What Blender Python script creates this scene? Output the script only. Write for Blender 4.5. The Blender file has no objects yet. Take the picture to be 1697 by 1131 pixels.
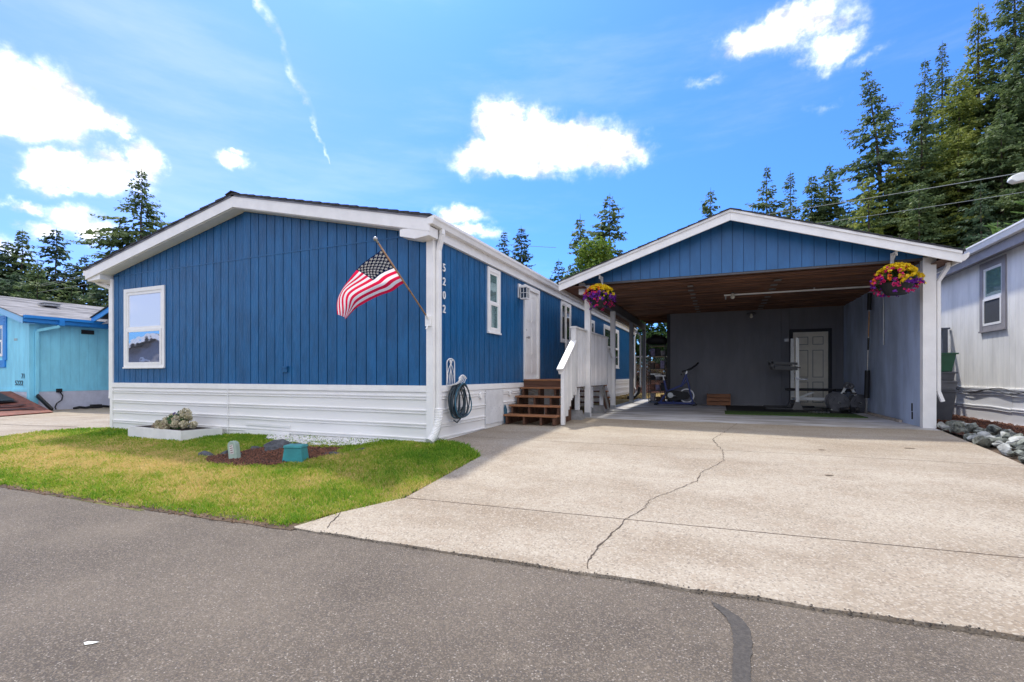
import bpy, bmesh, math, random
import numpy as np
from mathutils import Vector, Matrix, noise as mnoise
R = math.radians
SC = bpy.context.scene
COL = SC.collection
random.seed(5)

# ------------------------------------------------------------------ camera, sky, sun, exposure
cam_d = bpy.data.cameras.new('camera')
cam = bpy.data.objects.new('camera', cam_d); COL.objects.link(cam)
cam.location = (0, 0, 1.30)
cam.rotation_euler = (R(90), 0, R(23.2))
cam_d.sensor_width = 36; cam_d.lens = 17.0
cam_d.shift_y = 0.0339
cam_d.clip_start = 0.05; cam_d.clip_end = 3000
SC.camera = cam
SC.view_settings.view_transform = 'Standard'
SC.view_settings.look = 'None'
SC.view_settings.exposure = 1.20
SC.view_settings.gamma = 1
SC.view_settings.use_curve_mapping = False
SC.cycles.max_bounces = 8
SC.cycles.transparent_max_bounces = 8
SC.cycles.use_denoising = True

SUN = Vector((-0.33, 0.38, 1.0)).normalized()       # towards the sun: behind the house, to the left
sun_d = bpy.data.lights.new('sun', 'SUN'); sun_d.energy = 1.9; sun_d.angle = R(2.6); sun_d.color = (1.0, 0.95, 0.86)
sun = bpy.data.objects.new('sun', sun_d); COL.objects.link(sun)
sun.rotation_euler = SUN.to_track_quat('Z', 'Y').to_euler(); sun.location = (0, 0, 40)

world = bpy.data.worlds.new('World'); SC.world = world; world.use_nodes = True
nt = world.node_tree; nt.nodes.clear()
def N(tree, t, **k):
    n = tree.nodes.new(t)
    for a, b in k.items(): setattr(n, a, b)
    return n
def M(tree, op, a, b=None, c=None, clamp=False):
    n = tree.nodes.new('ShaderNodeMath'); n.operation = op; n.use_clamp = clamp
    for i, s in enumerate((a, b, c)):
        if s is None: continue
        if isinstance(s, (int, float)): n.inputs[i].default_value = s
        else: tree.links.new(s, n.inputs[i])
    return n.outputs[0]
def VM(tree, op, a, b=None):
    n = tree.nodes.new('ShaderNodeVectorMath'); n.operation = op
    for i, s in enumerate((a, b)):
        if s is None: continue
        if isinstance(s, (tuple, list)): n.inputs[i].default_value = s
        else: tree.links.new(s, n.inputs[i])
    return n
def MR(tree, v, a, b, c=0.0, d=1.0, smooth=True):
    n = tree.nodes.new('ShaderNodeMapRange'); n.interpolation_type = 'SMOOTHSTEP' if smooth else 'LINEAR'
    tree.links.new(v, n.inputs[0])
    for i, x in enumerate((a, b, c, d)): n.inputs[i+1].default_value = x
    return n.outputs[0]
def MIX(tree, f, a, b, blend='MIX'):
    n = tree.nodes.new('ShaderNodeMix'); n.data_type = 'RGBA'; n.blend_type = blend
    for i, s in ((0, f), (6, a), (7, b)):
        if isinstance(s, (int, float)): n.inputs[i].default_value = s
        elif isinstance(s, (tuple, list)): n.inputs[i].default_value = (s[0], s[1], s[2], 1)
        else: tree.links.new(s, n.inputs[i])
    return n.outputs[2]
CLOUDS=[(-0.430,0.474,0.052,0.053,1.10),(-0.366,0.454,0.105,0.047,1.20),(-0.447,0.423,0.077,0.033,1.10),(-0.285,0.438,0.103,0.048,1.10),(-0.206,0.430,0.073,0.036,1.00),(-0.391,0.410,0.099,0.023,1.00),(-0.159,0.419,0.044,0.020,0.75),(-0.409,0.505,0.027,0.021,0.90),(-1.182,0.387,0.071,0.041,1.20),(-1.216,0.397,0.039,0.040,1.20),(-1.129,0.385,0.046,0.025,1.10),(-1.210,0.355,0.053,0.023,1.10),(-1.089,0.376,0.024,0.015,0.75),(-1.074,0.366,0.018,0.010,0.70),(-1.122,0.305,0.069,0.025,1.20),(-1.153,0.319,0.030,0.023,1.10),(-1.173,0.284,0.031,0.018,1.00),(-1.058,0.335,0.026,0.033,1.00),(-1.093,0.328,0.040,0.019,1.00),(-0.923,0.373,0.033,0.014,0.85),(-0.906,0.386,0.018,0.008,0.70),(0.132,0.560,0.085,0.034,0.92),(0.055,0.558,0.066,0.024,0.88),(0.172,0.520,0.042,0.025,0.88),(0.021,0.553,0.037,0.015,0.65),(0.099,0.583,0.035,0.018,0.75),(0.227,0.493,0.027,0.011,0.50),(-0.034,0.510,0.052,0.014,0.50),(0.168,0.448,0.037,0.010,0.38),(-0.013,0.519,0.024,0.009,0.45),(-1.149,0.235,0.044,0.021,0.95),(-1.201,0.244,0.022,0.011,0.85),(-1.111,0.222,0.034,0.020,0.80),(-1.182,0.209,0.027,0.017,0.80),(-0.521,0.315,0.059,0.019,0.95),(-0.496,0.288,0.062,0.016,0.80),(-1.213,0.173,0.025,0.021,0.60)]
TRAIL=[(-0.8881,0.6323),(-0.8862,0.5973),(-0.8543,0.5682),(-0.8462,0.5373),(-0.8318,0.5105),(-0.8088,0.4883),(-0.7939,0.4496),(-0.7832,0.4228),(-0.7626,0.3893)]
def build_sky():
    t = nt
    out = N(t, 'ShaderNodeOutputWorld'); bg = N(t, 'ShaderNodeBackground'); bg.inputs[1].default_value = 0.15
    sky = N(t, 'ShaderNodeTexSky'); sky.sky_type = 'NISHITA'; sky.sun_disc = False
    sky.sun_elevation = math.asin(SUN.z); sky.sun_rotation = math.atan2(SUN.x, SUN.y)
    sky.air_density = 1.0; sky.dust_density = 1.3; sky.ozone_density = 1.4; sky.altitude = 60
    tc = N(t, 'ShaderNodeTexCoord')
    sep = N(t, 'ShaderNodeSeparateXYZ'); t.links.new(tc.outputs['Generated'], sep.inputs[0])
    az = M(t, 'ARCTAN2', sep.outputs[0], sep.outputs[1]); el = M(t, 'ARCSINE', sep.outputs[2])
    cmb = N(t, 'ShaderNodeCombineXYZ'); t.links.new(az, cmb.inputs[0]); t.links.new(el, cmb.inputs[1])
    # turbulence that frays the cloud outlines
    n1 = N(t, 'ShaderNodeTexNoise'); t.links.new(tc.outputs['Generated'], n1.inputs['Vector'])
    n1.inputs['Scale'].default_value = 13; n1.inputs['Detail'].default_value = 9; n1.inputs['Roughness'].default_value = 0.62
    off = VM(t, 'MULTIPLY', VM(t, 'SUBTRACT', n1.outputs['Color'], (.5, .5, .5)).outputs[0], (.11, .075, 0)).outputs[0]
    p = VM(t, 'ADD', cmb.outputs[0], off).outputs[0]
    acc = None
    for a, e, sx, sy, amp in CLOUDS:
        q = VM(t, 'MULTIPLY', VM(t, 'SUBTRACT', p, (a, e, 0)).outputs[0], (1/sx, 1/sy, 0)).outputs[0]
        L = VM(t, 'LENGTH', q).outputs['Value']
        v = M(t, 'MULTIPLY_ADD', L, -amp*0.75, amp*1.2)
        acc = v if acc is None else M(t, 'MAXIMUM', acc, v)
    n3 = N(t, 'ShaderNodeTexNoise'); t.links.new(tc.outputs['Generated'], n3.inputs['Vector'])
    n3.inputs['Scale'].default_value = 30; n3.inputs['Detail'].default_value = 6; n3.inputs['Roughness'].default_value = 0.6
    dens = M(t, 'ADD', acc, M(t, 'MULTIPLY_ADD', n3.outputs['Fac'], 0.8, -0.4))
    mask = M(t, 'POWER', MR(t, dens, 0.08, 1.02), 1.9)
    # unseen cumulus behind and beside the camera, thickened to add white fill light
    n2 = N(t, 'ShaderNodeTexNoise'); t.links.new(VM(t, 'MULTIPLY', tc.outputs['Generated'], (1, 1, 2.2)).outputs[0], n2.inputs['Vector'])
    n2.inputs['Scale'].default_value = 3.1; n2.inputs['Detail'].default_value = 8; n2.inputs['Roughness'].default_value = 0.55
    away = M(t, 'MULTIPLY', MR(t, M(t, 'COSINE', M(t, 'ADD', az, 0.405)), 0.62, 0.35), MR(t, el, 0.02, 0.15))
    m2 = M(t, 'MULTIPLY', MR(t, n2.outputs['Fac'], 0.40, 0.54), away)
    mask = M(t, 'MAXIMUM', mask, m2)
    # contrail
    warp = VM(t, 'ADD', cmb.outputs[0], VM(t, 'MULTIPLY', VM(t, 'SUBTRACT', n3.outputs['Color'], (.5, .5, .5)).outputs[0], (.045, .03, 0)).outputs[0]).outputs[0]
    tr = None
    for (a0, e0), (a1, e1) in zip(TRAIL[:-1], TRAIL[1:]):
        L = math.hypot(a1-a0, e1-e0); dx, dy = (a1-a0)/L, (e1-e0)/L
        q = VM(t, 'SUBTRACT', warp, ((a0+a1)/2, (e0+e1)/2, 0)).outputs[0]
        al = VM(t, 'DOT_PRODUCT', q, (dx, dy, 0)).outputs['Value']; ac = VM(t, 'DOT_PRODUCT', q, (-dy, dx, 0)).outputs['Value']
        over = M(t, 'MAXIMUM', M(t, 'SUBTRACT', M(t, 'ABSOLUTE', al), L/2), 0.0)
        dist = M(t, 'SQRT', M(t, 'ADD', M(t, 'MULTIPLY', ac, ac), M(t, 'MULTIPLY', over, over)))
        tr = dist if tr is None else M(t, 'MINIMUM', tr, dist)
    wid = MR(t, el, 0.385, 0.55, 0.0028, 0.0105, smooth=False)
    trm = M(t, 'MULTIPLY', M(t, 'SUBTRACT', 1.0, M(t, 'DIVIDE', tr, wid), clamp=True), MR(t, n3.outputs['Fac'], 0.34, 0.66, 0.03, 0.34))
    mask = M(t, 'MAXIMUM', mask, trm)
    # thin high veil
    n4 = N(t, 'ShaderNodeTexNoise'); t.links.new(VM(t, 'MULTIPLY', tc.outputs['Generated'], (1.0, 1.0, 5.0)).outputs[0], n4.inputs['Vector'])
    n4.inputs['Scale'].default_value = 2.6; n4.inputs['Detail'].default_value = 7; n4.inputs['Roughness'].default_value = 0.6
    veil = MR(t, n4.outputs['Fac'], 0.44, 0.78, 0.0, 0.10)
    pq = VM(t, 'MULTIPLY', VM(t, 'SUBTRACT', cmb.outputs[0], (-1.25, .40, 0)).outputs[0], (1/.95, 1/.75, 0)).outputs[0]
    patch = MR(t, VM(t, 'LENGTH', pq).outputs['Value'], 1.0, 0.1, 0.0, .15)
    veil = M(t, 'ADD', veil, M(t, 'MULTIPLY', patch, MR(t, n4.outputs['Fac'], .3, .6, .7, 1.0)))
    tint = MIX(t, 1.0, sky.outputs[0], (SKYTINT[0], SKYTINT[1], SKYTINT[2]), 'MULTIPLY')
    base = MIX(t, veil, tint, (CLOUD*.62, CLOUD*.60, CLOUD*.82))
    n5 = N(t, 'ShaderNodeTexNoise'); t.links.new(VM(t, 'MULTIPLY', tc.outputs['Generated'], (1, 1, 1.6)).outputs[0], n5.inputs['Vector'])
    n5.inputs['Scale'].default_value = 17; n5.inputs['Detail'].default_value = 8; n5.inputs['Roughness'].default_value = 0.65
    cshade = MR(t, n5.outputs['Fac'], 0.36, 0.60, 0.40, 1.0)
    sc = N(t, 'ShaderNodeVectorMath', operation='SCALE'); sc.inputs[0].default_value = (CLOUD, CLOUD*.97, CLOUD*.93); t.links.new(cshade, sc.inputs['Scale'])
    fin = MIX(t, mask, base, sc.outputs[0])
    t.links.new(fin, bg.inputs[0]); t.links.new(bg.outputs[0], out.inputs[0])
SKYTINT = (0.185, 0.395, 0.82)
CLOUD = 7.6
build_sky()

# ------------------------------------------------------------------ helpers
ORG = {}
def tagp(o, label=None, cat=None, group=None, kind=None):
    if label: o['label'] = label
    if cat: o['category'] = cat
    if group: o['group'] = group
    if kind: o['kind'] = kind
    return o
def thing(name, label, cat, loc=(0, 0, 0), group=None):
    o = bpy.data.objects.new(name, None); COL.objects.link(o); o.location = loc; o.empty_display_size = .2
    ORG[o.name] = Vector(loc)
    return tagp(o, label, cat, group)
def link(name, me, parent=None, org=None):
    o = bpy.data.objects.new(name, me); COL.objects.link(o)
    if parent is not None:
        o.parent = parent; ORG[o.name] = ORG[parent.name].copy()
        if org is not None: o.location = Vector(org) - ORG[parent.name]; ORG[o.name] = Vector(org)
    else:
        o.location = org or (0, 0, 0); ORG[o.name] = Vector(o.location)
    return o
class MB:
    def __init__(s, *mats):
        s.v = []; s.f = []; s.mi = []; s.mats = list(mats); s.cur = 0
    def use(s, m):
        if m not in s.mats: s.mats.append(m)
        s.cur = s.mats.index(m); return s
    def face(s, pts):
        b = len(s.v); s.v += [tuple(p) for p in pts]; s.f.append(tuple(range(b, b+len(pts)))); s.mi.append(s.cur); return s
    def add(s, vs, fs):
        b = len(s.v); s.v += [tuple(p) for p in vs]
        for f in fs: s.f.append(tuple(b+i for i in f)); s.mi.append(s.cur)
        return s
    def box(s, x0, x1, y0, y1, z0, z1, fr=None):
        vs = [(x, y, z) for x in (x0, x1) for y in (y0, y1) for z in (z0, z1)]
        if fr: vs = [fr(*p) for p in vs]
        return s.add(vs, [(0, 1, 3, 2), (4, 6, 7, 5), (0, 4, 5, 1), (2, 3, 7, 6), (0, 2, 6, 4), (1, 5, 7, 3)])
    def prism(s, poly, n0, n1, fr):
        """poly: (u,z) points; swept between offsets n0..n1 along the frame normal; fr(u,n,z)->world"""
        k = len(poly); vs = [fr(u, n0, z) for u, z in poly] + [fr(u, n1, z) for u, z in poly]
        fs = [tuple(range(k)), tuple(range(2*k-1, k-1, -1))] + [(i, i+k, (i+1) % k+k, (i+1) % k) for i in range(k)]
        return s.add(vs, fs)
    def bar(s, a, b, w, h, up=(0, 0, 1)):
        a = Vector(a); b = Vector(b); d = (b-a).normalized(); up = Vector(up)
        if abs(d.dot(up)) > .98: up = Vector((0, 1, 0))
        x = d.cross(up).normalized()*w/2; y = x.cross(d).normalized()*h/2
        vs = [p+i*x+j*y for p in (a, b) for i, j in ((-1, -1), (1, -1), (1, 1), (-1, 1))]
        return s.add(vs, [(0, 3, 2, 1), (4, 5, 6, 7)]+[(i, (i+1) % 4, (i+1) % 4+4, i+4) for i in range(4)])
    def tube(s, path, r, n=8, cap=True):
        path = [Vector(p) for p in path]; rs = r if isinstance(r, (list, tuple)) else [r]*len(path)
        vs = []; prev = None
        for i, p in enumerate(path):
            d = (path[min(i+1, len(path)-1)]-path[max(i-1, 0)]).normalized()
            if prev is None:
                prev = d.cross(Vector((0, 0, 1)) if abs(d.z) < .9 else Vector((0, 1, 0))).normalized()
            x = (prev-d*prev.dot(d)).normalized(); prev = x; y = d.cross(x)
            for k in range(n):
                a = 2*math.pi*k/n; vs.append(p+(x*math.cos(a)+y*math.sin(a))*rs[i])
        fs = [(i*n+k, i*n+(k+1) % n, (i+1)*n+(k+1) % n, (i+1)*n+k) for i in range(len(path)-1) for k in range(n)]
        if cap: fs += [tuple(range(n-1, -1, -1)), tuple(range((len(path)-1)*n, len(path)*n))]
        return s.add(vs, fs)
    def lathe(s, c, prof, n=16, ax=None):
        c = Vector(c); q = Vector((0, 0, 1)).rotation_difference(Vector(ax)) if ax else None
        vs = []
        for r, z in prof:
            for k in range(n):
                a = 2*math.pi*k/n; p = Vector((r*math.cos(a), r*math.sin(a), z)); vs.append(c+(q@p if q else p))
        m = len(prof)
        fs = [(i*n+k, i*n+(k+1) % n, (i+1)*n+(k+1) % n, (i+1)*n+k) for i in range(m-1) for k in range(n)]
        fs += [tuple(range(n-1, -1, -1)), tuple(range((m-1)*n, m*n))]
        return s.add(vs, fs)
    def build(s, name, parent=None, org=None, kind=None, smooth=False, bevel=0, label=None, cat=None, group=None):
        o = Vector(org) if org is not None else (ORG[parent.name] if parent is not None else Vector((0, 0, 0)))
        me = bpy.data.meshes.new(name)
        me.from_pydata([tuple(Vector(p)-o) for p in s.v], [], s.f)
        for m in s.mats: me.materials.append(m)
        me.polygons.foreach_set('material_index', s.mi)
        if smooth: me.polygons.foreach_set('use_smooth', [True]*len(s.f))
        me.update()
        ob = link(name, me, parent, org)
        if bevel:
            b = ob.modifiers.new('bevel', 'BEVEL'); b.width = bevel; b.segments = 2; b.limit_method = 'ANGLE'
        return tagp(ob, label, cat, group, kind)
def np_mesh(name, verts, faces, mats, attr=None, mi=None):
    """verts (n,3), faces (m,k) with constant k"""
    me = bpy.data.meshes.new(name); n = len(verts); m, k = faces.shape
    me.vertices.add(n); me.vertices.foreach_set('co', np.ascontiguousarray(verts, dtype=np.float32).ravel())
    me.loops.add(m*k); me.loops.foreach_set('vertex_index', np.ascontiguousarray(faces, dtype=np.int32).ravel())
    me.polygons.add(m); me.polygons.foreach_set('loop_start', np.arange(0, m*k, k, dtype=np.int32))
    me.update(calc_edges=True)
    for q in mats: me.materials.append(q)
    if mi is not None: me.polygons.foreach_set('material_index', np.asarray(mi, dtype=np.int32))
    if attr is not None:
        a = me.attributes.new('shade', 'FLOAT', 'POINT'); a.data.foreach_set('value', np.asarray(attr, dtype=np.float32))
    return me
def fr_front(y):  return lambda u, n, z: (u, y-n, z)        # wall facing -Y, n points out
def fr_xpos(x):   return lambda u, n, z: (x+n, u, z)        # wall facing +X
def fr_xneg(x):   return lambda u, n, z: (x-n, u, z)        # wall facing -X
def lerp(x, xs, ys):
    if x <= xs[0]: return ys[0]
    for i in range(len(xs)-1):
        if x <= xs[i+1]: return ys[i]+(ys[i+1]-ys[i])*(x-xs[i])/(xs[i+1]-xs[i])
    return ys[-1]
def g(x, y):
    z = lerp(y, [3.0, 6.3, 10.8], [0, .275, .36])
    k = max(0, min(1, (-x-4)/8)); k = k*k*(3-2*k)
    z -= .13*k*max(0, min(1, (y-3)/3))
    k = max(0, min(1, (-x-12)/10)); k = k*k*(3-2*k)
    return z*(1-k)

# ------------------------------------------------------------------ materials
def mat(name, col, rough=.6, var=.12, scale=3., col2=None, bump=0., bscale=60., stretch=(1, 1, 1), metal=0., bdist=.004, detail=4, spec=.5, vary=0.):
    m = bpy.data.materials.new(name); m.use_nodes = True; t = m.node_tree; b = t.nodes['Principled BSDF']
    b.inputs['Roughness'].default_value = rough; b.inputs['Metallic'].default_value = metal; b.inputs['Specular IOR Level'].default_value = spec
    ge = N(t, 'ShaderNodeNewGeometry'); P = ge.outputs['Position']
    V = VM(t, 'MULTIPLY', P, stretch).outputs[0]
    c2 = col2 or tuple(c*(1-var*1.6) for c in col); c1 = tuple(min(1, c*(1+var*.5)) for c in col)
    n = N(t, 'ShaderNodeTexNoise'); t.links.new(V, n.inputs['Vector']); n.inputs['Scale'].default_value = scale; n.inputs['Detail'].default_value = detail+3; n.inputs['Roughness'].default_value = .62
    c = MIX(t, MR(t, n.outputs['Fac'], .32, .68), c2, c1)
    if vary:
        oi = N(t, 'ShaderNodeObjectInfo'); hs_ = N(t, 'ShaderNodeHueSaturation'); t.links.new(c, hs_.inputs['Color']); t.links.new(M(t, 'MULTIPLY_ADD', oi.outputs['Random'], vary*2, 1-vary), hs_.inputs['Value']); c = hs_.outputs[0]
    t.links.new(c, b.inputs['Base Color'])
    if bump:
        n2 = N(t, 'ShaderNodeTexNoise'); t.links.new(V, n2.inputs['Vector']); n2.inputs['Scale'].default_value = bscale; n2.inputs['Detail'].default_value = detail
        bp = N(t, 'ShaderNodeBump'); bp.inputs['Strength'].default_value = bump; bp.inputs['Distance'].default_value = bdist
        t.links.new(n2.outputs['Fac'], bp.inputs['Height']); t.links.new(bp.outputs[0], b.inputs['Normal'])
    m['c'] = 1
    return m
G_ = (1, 1, .12)   # vertical grain
BLUE = mat('blue_paint', (.010, .108, .275), .42, .14, 7, bump=.9, bscale=30, stretch=(1, 1, .28), bdist=.012, spec=.35, vary=.10)  # board-to-board reflectance differences put into the colour as random brightness
BLUE_IN = mat('blue_paint_groove_shade', (.006, .055, .16), .6, .1)  # same blue paint, with the shade of the grooves put into the colour
WHITE = mat('white_paint', (.88, .87, .85), .45, .04, 4, bump=.12, bscale=50)
WHITE_SK = mat('white_skirting_paint', (.86, .85, .83), .4, .03, 2.2, bump=.1, bscale=14, bdist=.004, stretch=(.3, .3, 2))
WHITE_DIRTY = mat('weathered_white_paint', (.80, .79, .77), .55, .06, 3, bump=.1, bscale=70, vary=.10)
SHINGLE = mat('dark_shingles', (.045, .047, .055), .9, .35, 18, bump=.6, bscale=120)
SHING_GREY = mat('grey_shingles', (.235, .225, .225), .95, .38, 1.6, bump=.5, bscale=60, stretch=(1, .5, 6), detail=7)
DRIP = mat('grey_metal_edge', (.17, .17, .19), .4, .1, metal=.2)
WALLGREY = mat('grey_blue_wall_paint', (.165, .168, .185), .6, .08, 2.5, bump=.3, bscale=30, stretch=(1, 1, .3))
WALLBLUE = mat('slate_blue_wall_paint', (.44, .53, .70), .55, .2, 1.6, bump=.35, bscale=26, stretch=(1, 1, .35))
BEAMGREY = mat('dark_grey_paint', (.10, .10, .11), .6, .12, 5, bump=.2)
POSTGREY = mat('weathered_grey_post', (.26, .27, .29), .7, .15, 6, stretch=G_, bump=.3)
WOODB = mat('brown_roof_timber', (.22, .10, .052), .75, .55, 7, stretch=(.16, 2, 2), bump=.4, bscale=40)
DECKB = mat('dark_roof_decking', (.15, .07, .04), .8, .3, 5, stretch=(.2, 2, 2), bump=.3)
STAIN = mat('brown_stained_timber', (.34, .145, .06), .6, .3, 8, stretch=(.3, 3, 3), bump=.3)
STAIND = mat('dark_stained_timber', (.13, .058, .032), .65, .25, 8, stretch=(.3, 3, 3), bump=.3)
CRATEW = mat('orange_brown_pine', (.33, .14, .06), .65, .25, 9, stretch=(.2, 3, 3), bump=.2)
BLACK = mat('black_rubber', (.012, .012, .014), .6, .2, 8)
BLACKM = mat('black_metal', (.02, .02, .022), .35, .2, 8)
STEEL = mat('steel', (.45, .44, .42), .3, .15, 12, metal=.9)
IRON = mat('cast_iron', (.10, .10, .108), .42, .2, 10, metal=.5)
OFFWHITE = mat('white_powder_coat', (.84, .85, .80), .4, .06, 5)
DOORBEIGE = mat('beige_door_paint', (.78, .73, .60), .5, .06, 4)
CONCGREY = mat('grey_concrete', (.27, .265, .26), .85, .25, 4, bump=.3)
NEIGHW = mat('pale_grey_siding_paint', (.87, .85, .81), .5, .10, 3, bump=.4, bscale=22, stretch=(1, 1, .25))
NEIGHT = mat('taupe_trim_paint', (.32, .30, .31), .5, .1, 4)
CYAN = mat('pale_turquoise_paint', (.27, .76, .97), .5, .10, 3, bump=.3, bscale=20, stretch=(1, 1, .25))
CYANB = mat('bright_blue_trim_paint', (.02, .26, .72), .4, .08, 4)
CYANP = mat('pale_blue_fascia_paint', (.22, .52, .82), .4, .05, 4)
LILAC = mat('pale_lilac_skirting', (.62, .64, .74), .5, .08, 3)
TEAL = mat('teal_plastic', (.03, .27, .29), .45, .12, 8)
SAGE = mat('sage_green_plastic', (.34, .44, .36), .5, .14, 9)
BIN_GREY = mat('dark_grey_bin_plastic', (.10, .105, .12), .45, .12, 5)
BIN_LIGHT = mat('grey_tote_plastic', (.17, .175, .19), .45, .12, 5)
BIN_GREEN = mat('green_bin_plastic', (.02, .11, .055), .45, .12, 5)
BIKEBLUE = mat('royal_blue_metal', (.012, .03, .19), .35, .1, 5)
TURF = mat('artificial_turf', (.06, .13, .02), .9, .35, 30, bump=.9, bscale=220)
MULCH = mat('bark_mulch', (.12, .045, .024), .95, .6, 22, bump=1., bscale=70, bdist=.03)
CHIP = mat('bark_chip', (.17, .066, .034), .9, .75, 45)
ROCKM = mat('grey_green_rock', (.22, .235, .20), .85, .5, 12, bump=.8, bscale=18, bdist=.02)
SLATE = mat('dark_slate_rock', (.09, .095, .105), .7, .4, 12, bump=.8, bscale=25, bdist=.02)
PEBW = mat('white_pebbles', (.74, .74, .74), .7, .15, 20)
TANROCK = mat('tan_stone_slab', (.50, .47, .40), .8, .2, 7, bump=.5, bscale=25)
TRUNKM = mat('fir_bark', (.10, .075, .06), .9, .4, 4, stretch=(3, 3, .4), bump=.6)
DRYG = mat('dry_grass_patch', (.42, .30, .11), .95, .4, 5, bump=.6, bscale=60, bdist=.02)
DIRT = mat('bare_soil', (.13, .085, .05), .95, .4, 3, bump=.6, bscale=30, bdist=.02)
BANK = mat('red_brown_bank', (.15, .055, .035), .95, .4, 5, bump=.6, bscale=20, bdist=.03)
HOSE = mat('dark_blue_hose', (.03, .055, .075), .4, .2, 10)
HOSEB = mat('blue_hose', (.03, .13, .20), .4, .2, 10)
WIREM = mat('weathered_wire', (.20, .22, .21), .8, .1)
GALV = mat('galvanised_metal', (.42, .43, .44), .45, .12, 8, metal=.6)
BRASS = mat('pole_wood', (.42, .24, .12), .45, .2, 20)
BRICKR = mat('ramp_brown_red', (.21, .065, .04), .7, .25, 6)
def glass_mat(name, col, k, tint):
    m = bpy.data.materials.new(name); m.use_nodes = True; t = m.node_tree; b = t.nodes['Principled BSDF']
    b.inputs['Base Color'].default_value = (*col, 1); b.inputs['Roughness'].default_value = .25
    gl = N(t, 'ShaderNodeBsdfGlossy'); gl.inputs['Roughness'].default_value = .02; gl.inputs['Color'].default_value = (*tint, 1)
    n = N(t, 'ShaderNodeTexNoise'); n.inputs['Scale'].default_value = 1.7; bp = N(t, 'ShaderNodeBump'); bp.inputs['Strength'].default_value = .12; bp.inputs['Distance'].default_value = .02
    t.links.new(n.outputs['Fac'], bp.inputs['Height']); t.links.new(bp.outputs[0], gl.inputs['Normal'])
    mx = N(t, 'ShaderNodeMixShader'); fr = N(t, 'ShaderNodeLayerWeight'); fr.inputs['Blend'].default_value = .5
    t.links.new(M(t, 'MULTIPLY_ADD', M(t, 'POWER', fr.outputs['Facing'], 4.0), .7, k, clamp=True), mx.inputs[0]); t.links.new(b.outputs[0], mx.inputs[1]); t.links.new(gl.outputs[0], mx.inputs[2])
    t.links.new(mx.outputs[0], t.nodes['Material Output'].inputs[0]); return m
GLASS_BRIGHT = glass_mat('window_glass_blind_and_cloud_glare', (.80, .80, .82), .16, (.92, .95, 1))  # blind and mirrored cloud brightness both put into the white base colour
GLASS_REFL = glass_mat('reflective_window_glass', (.06, .06, .065), .62, (.95, .97, 1))
GLASS_TEAL = glass_mat('green_tinted_glass', (.12, .22, .23), .22, (.8, 1, 1))
GLASS_DARK = glass_mat('dark_window_glass', (.03, .033, .038), .12, (.9, .95, 1))
SCREEN = mat('insect_screen', (.055, .058, .065), .7, .1, 30)
def two_tone(name, fn):
    m = bpy.data.materials.new(name); m.use_nodes = True; t = m.node_tree; b = t.nodes['Principled BSDF']
    fn(t, b); return m
def _asphalt(t, b):
    P = N(t, 'ShaderNodeNewGeometry').outputs['Position']
    v = N(t, 'ShaderNodeTexVoronoi'); t.links.new(P, v.inputs['Vector']); v.inputs['Scale'].default_value = 150
    sp = N(t, 'ShaderNodeSeparateColor'); t.links.new(v.outputs['Color'], sp.inputs[0])
    n = N(t, 'ShaderNodeTexNoise'); t.links.new(P, n.inputs['Vector']); n.inputs['Scale'].default_value = .9; n.inputs['Detail'].default_value = 8; n.inputs['Roughness'].default_value = .6
    n2 = N(t, 'ShaderNodeTexNoise'); t.links.new(P, n2.inputs['Vector']); n2.inputs['Scale'].default_value = 260; n2.inputs['Detail'].default_value = 3
    c = MIX(t, MR(t, n.outputs['Fac'], .3, .7), (.092, .071, .050), (.165, .131, .094))
    c = MIX(t, M(t, 'MULTIPLY', MR(t, sp.outputs[0], .55, .9), .5), c, (.32, .26, .195))
    c = MIX(t, M(t, 'MULTIPLY', MR(t, sp.outputs[1], .95, .99), .7), c, (.46, .40, .33))
    c = MIX(t, M(t, 'MULTIPLY', MR(t, sp.outputs[2], .78, .95), .65), c, (.055, .05, .05))
    c = MIX(t, M(t, 'MULTIPLY', MR(t, n2.outputs['Fac'], .50, .68), .65), c, (.05, .046, .045))
    t.links.new(c, b.inputs['Base Color']); b.inputs['Roughness'].default_value = .85
    bp = N(t, 'ShaderNodeBump'); bp.inputs['Strength'].default_value = .8; bp.inputs['Distance'].default_value = .006
    t.links.new(M(t, 'ADD', v.outputs['Distance'], n2.outputs['Fac']), bp.inputs['Height']); t.links.new(bp.outputs[0], b.inputs['Normal'])
ASPHALT = two_tone('asphalt', _asphalt)
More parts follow.
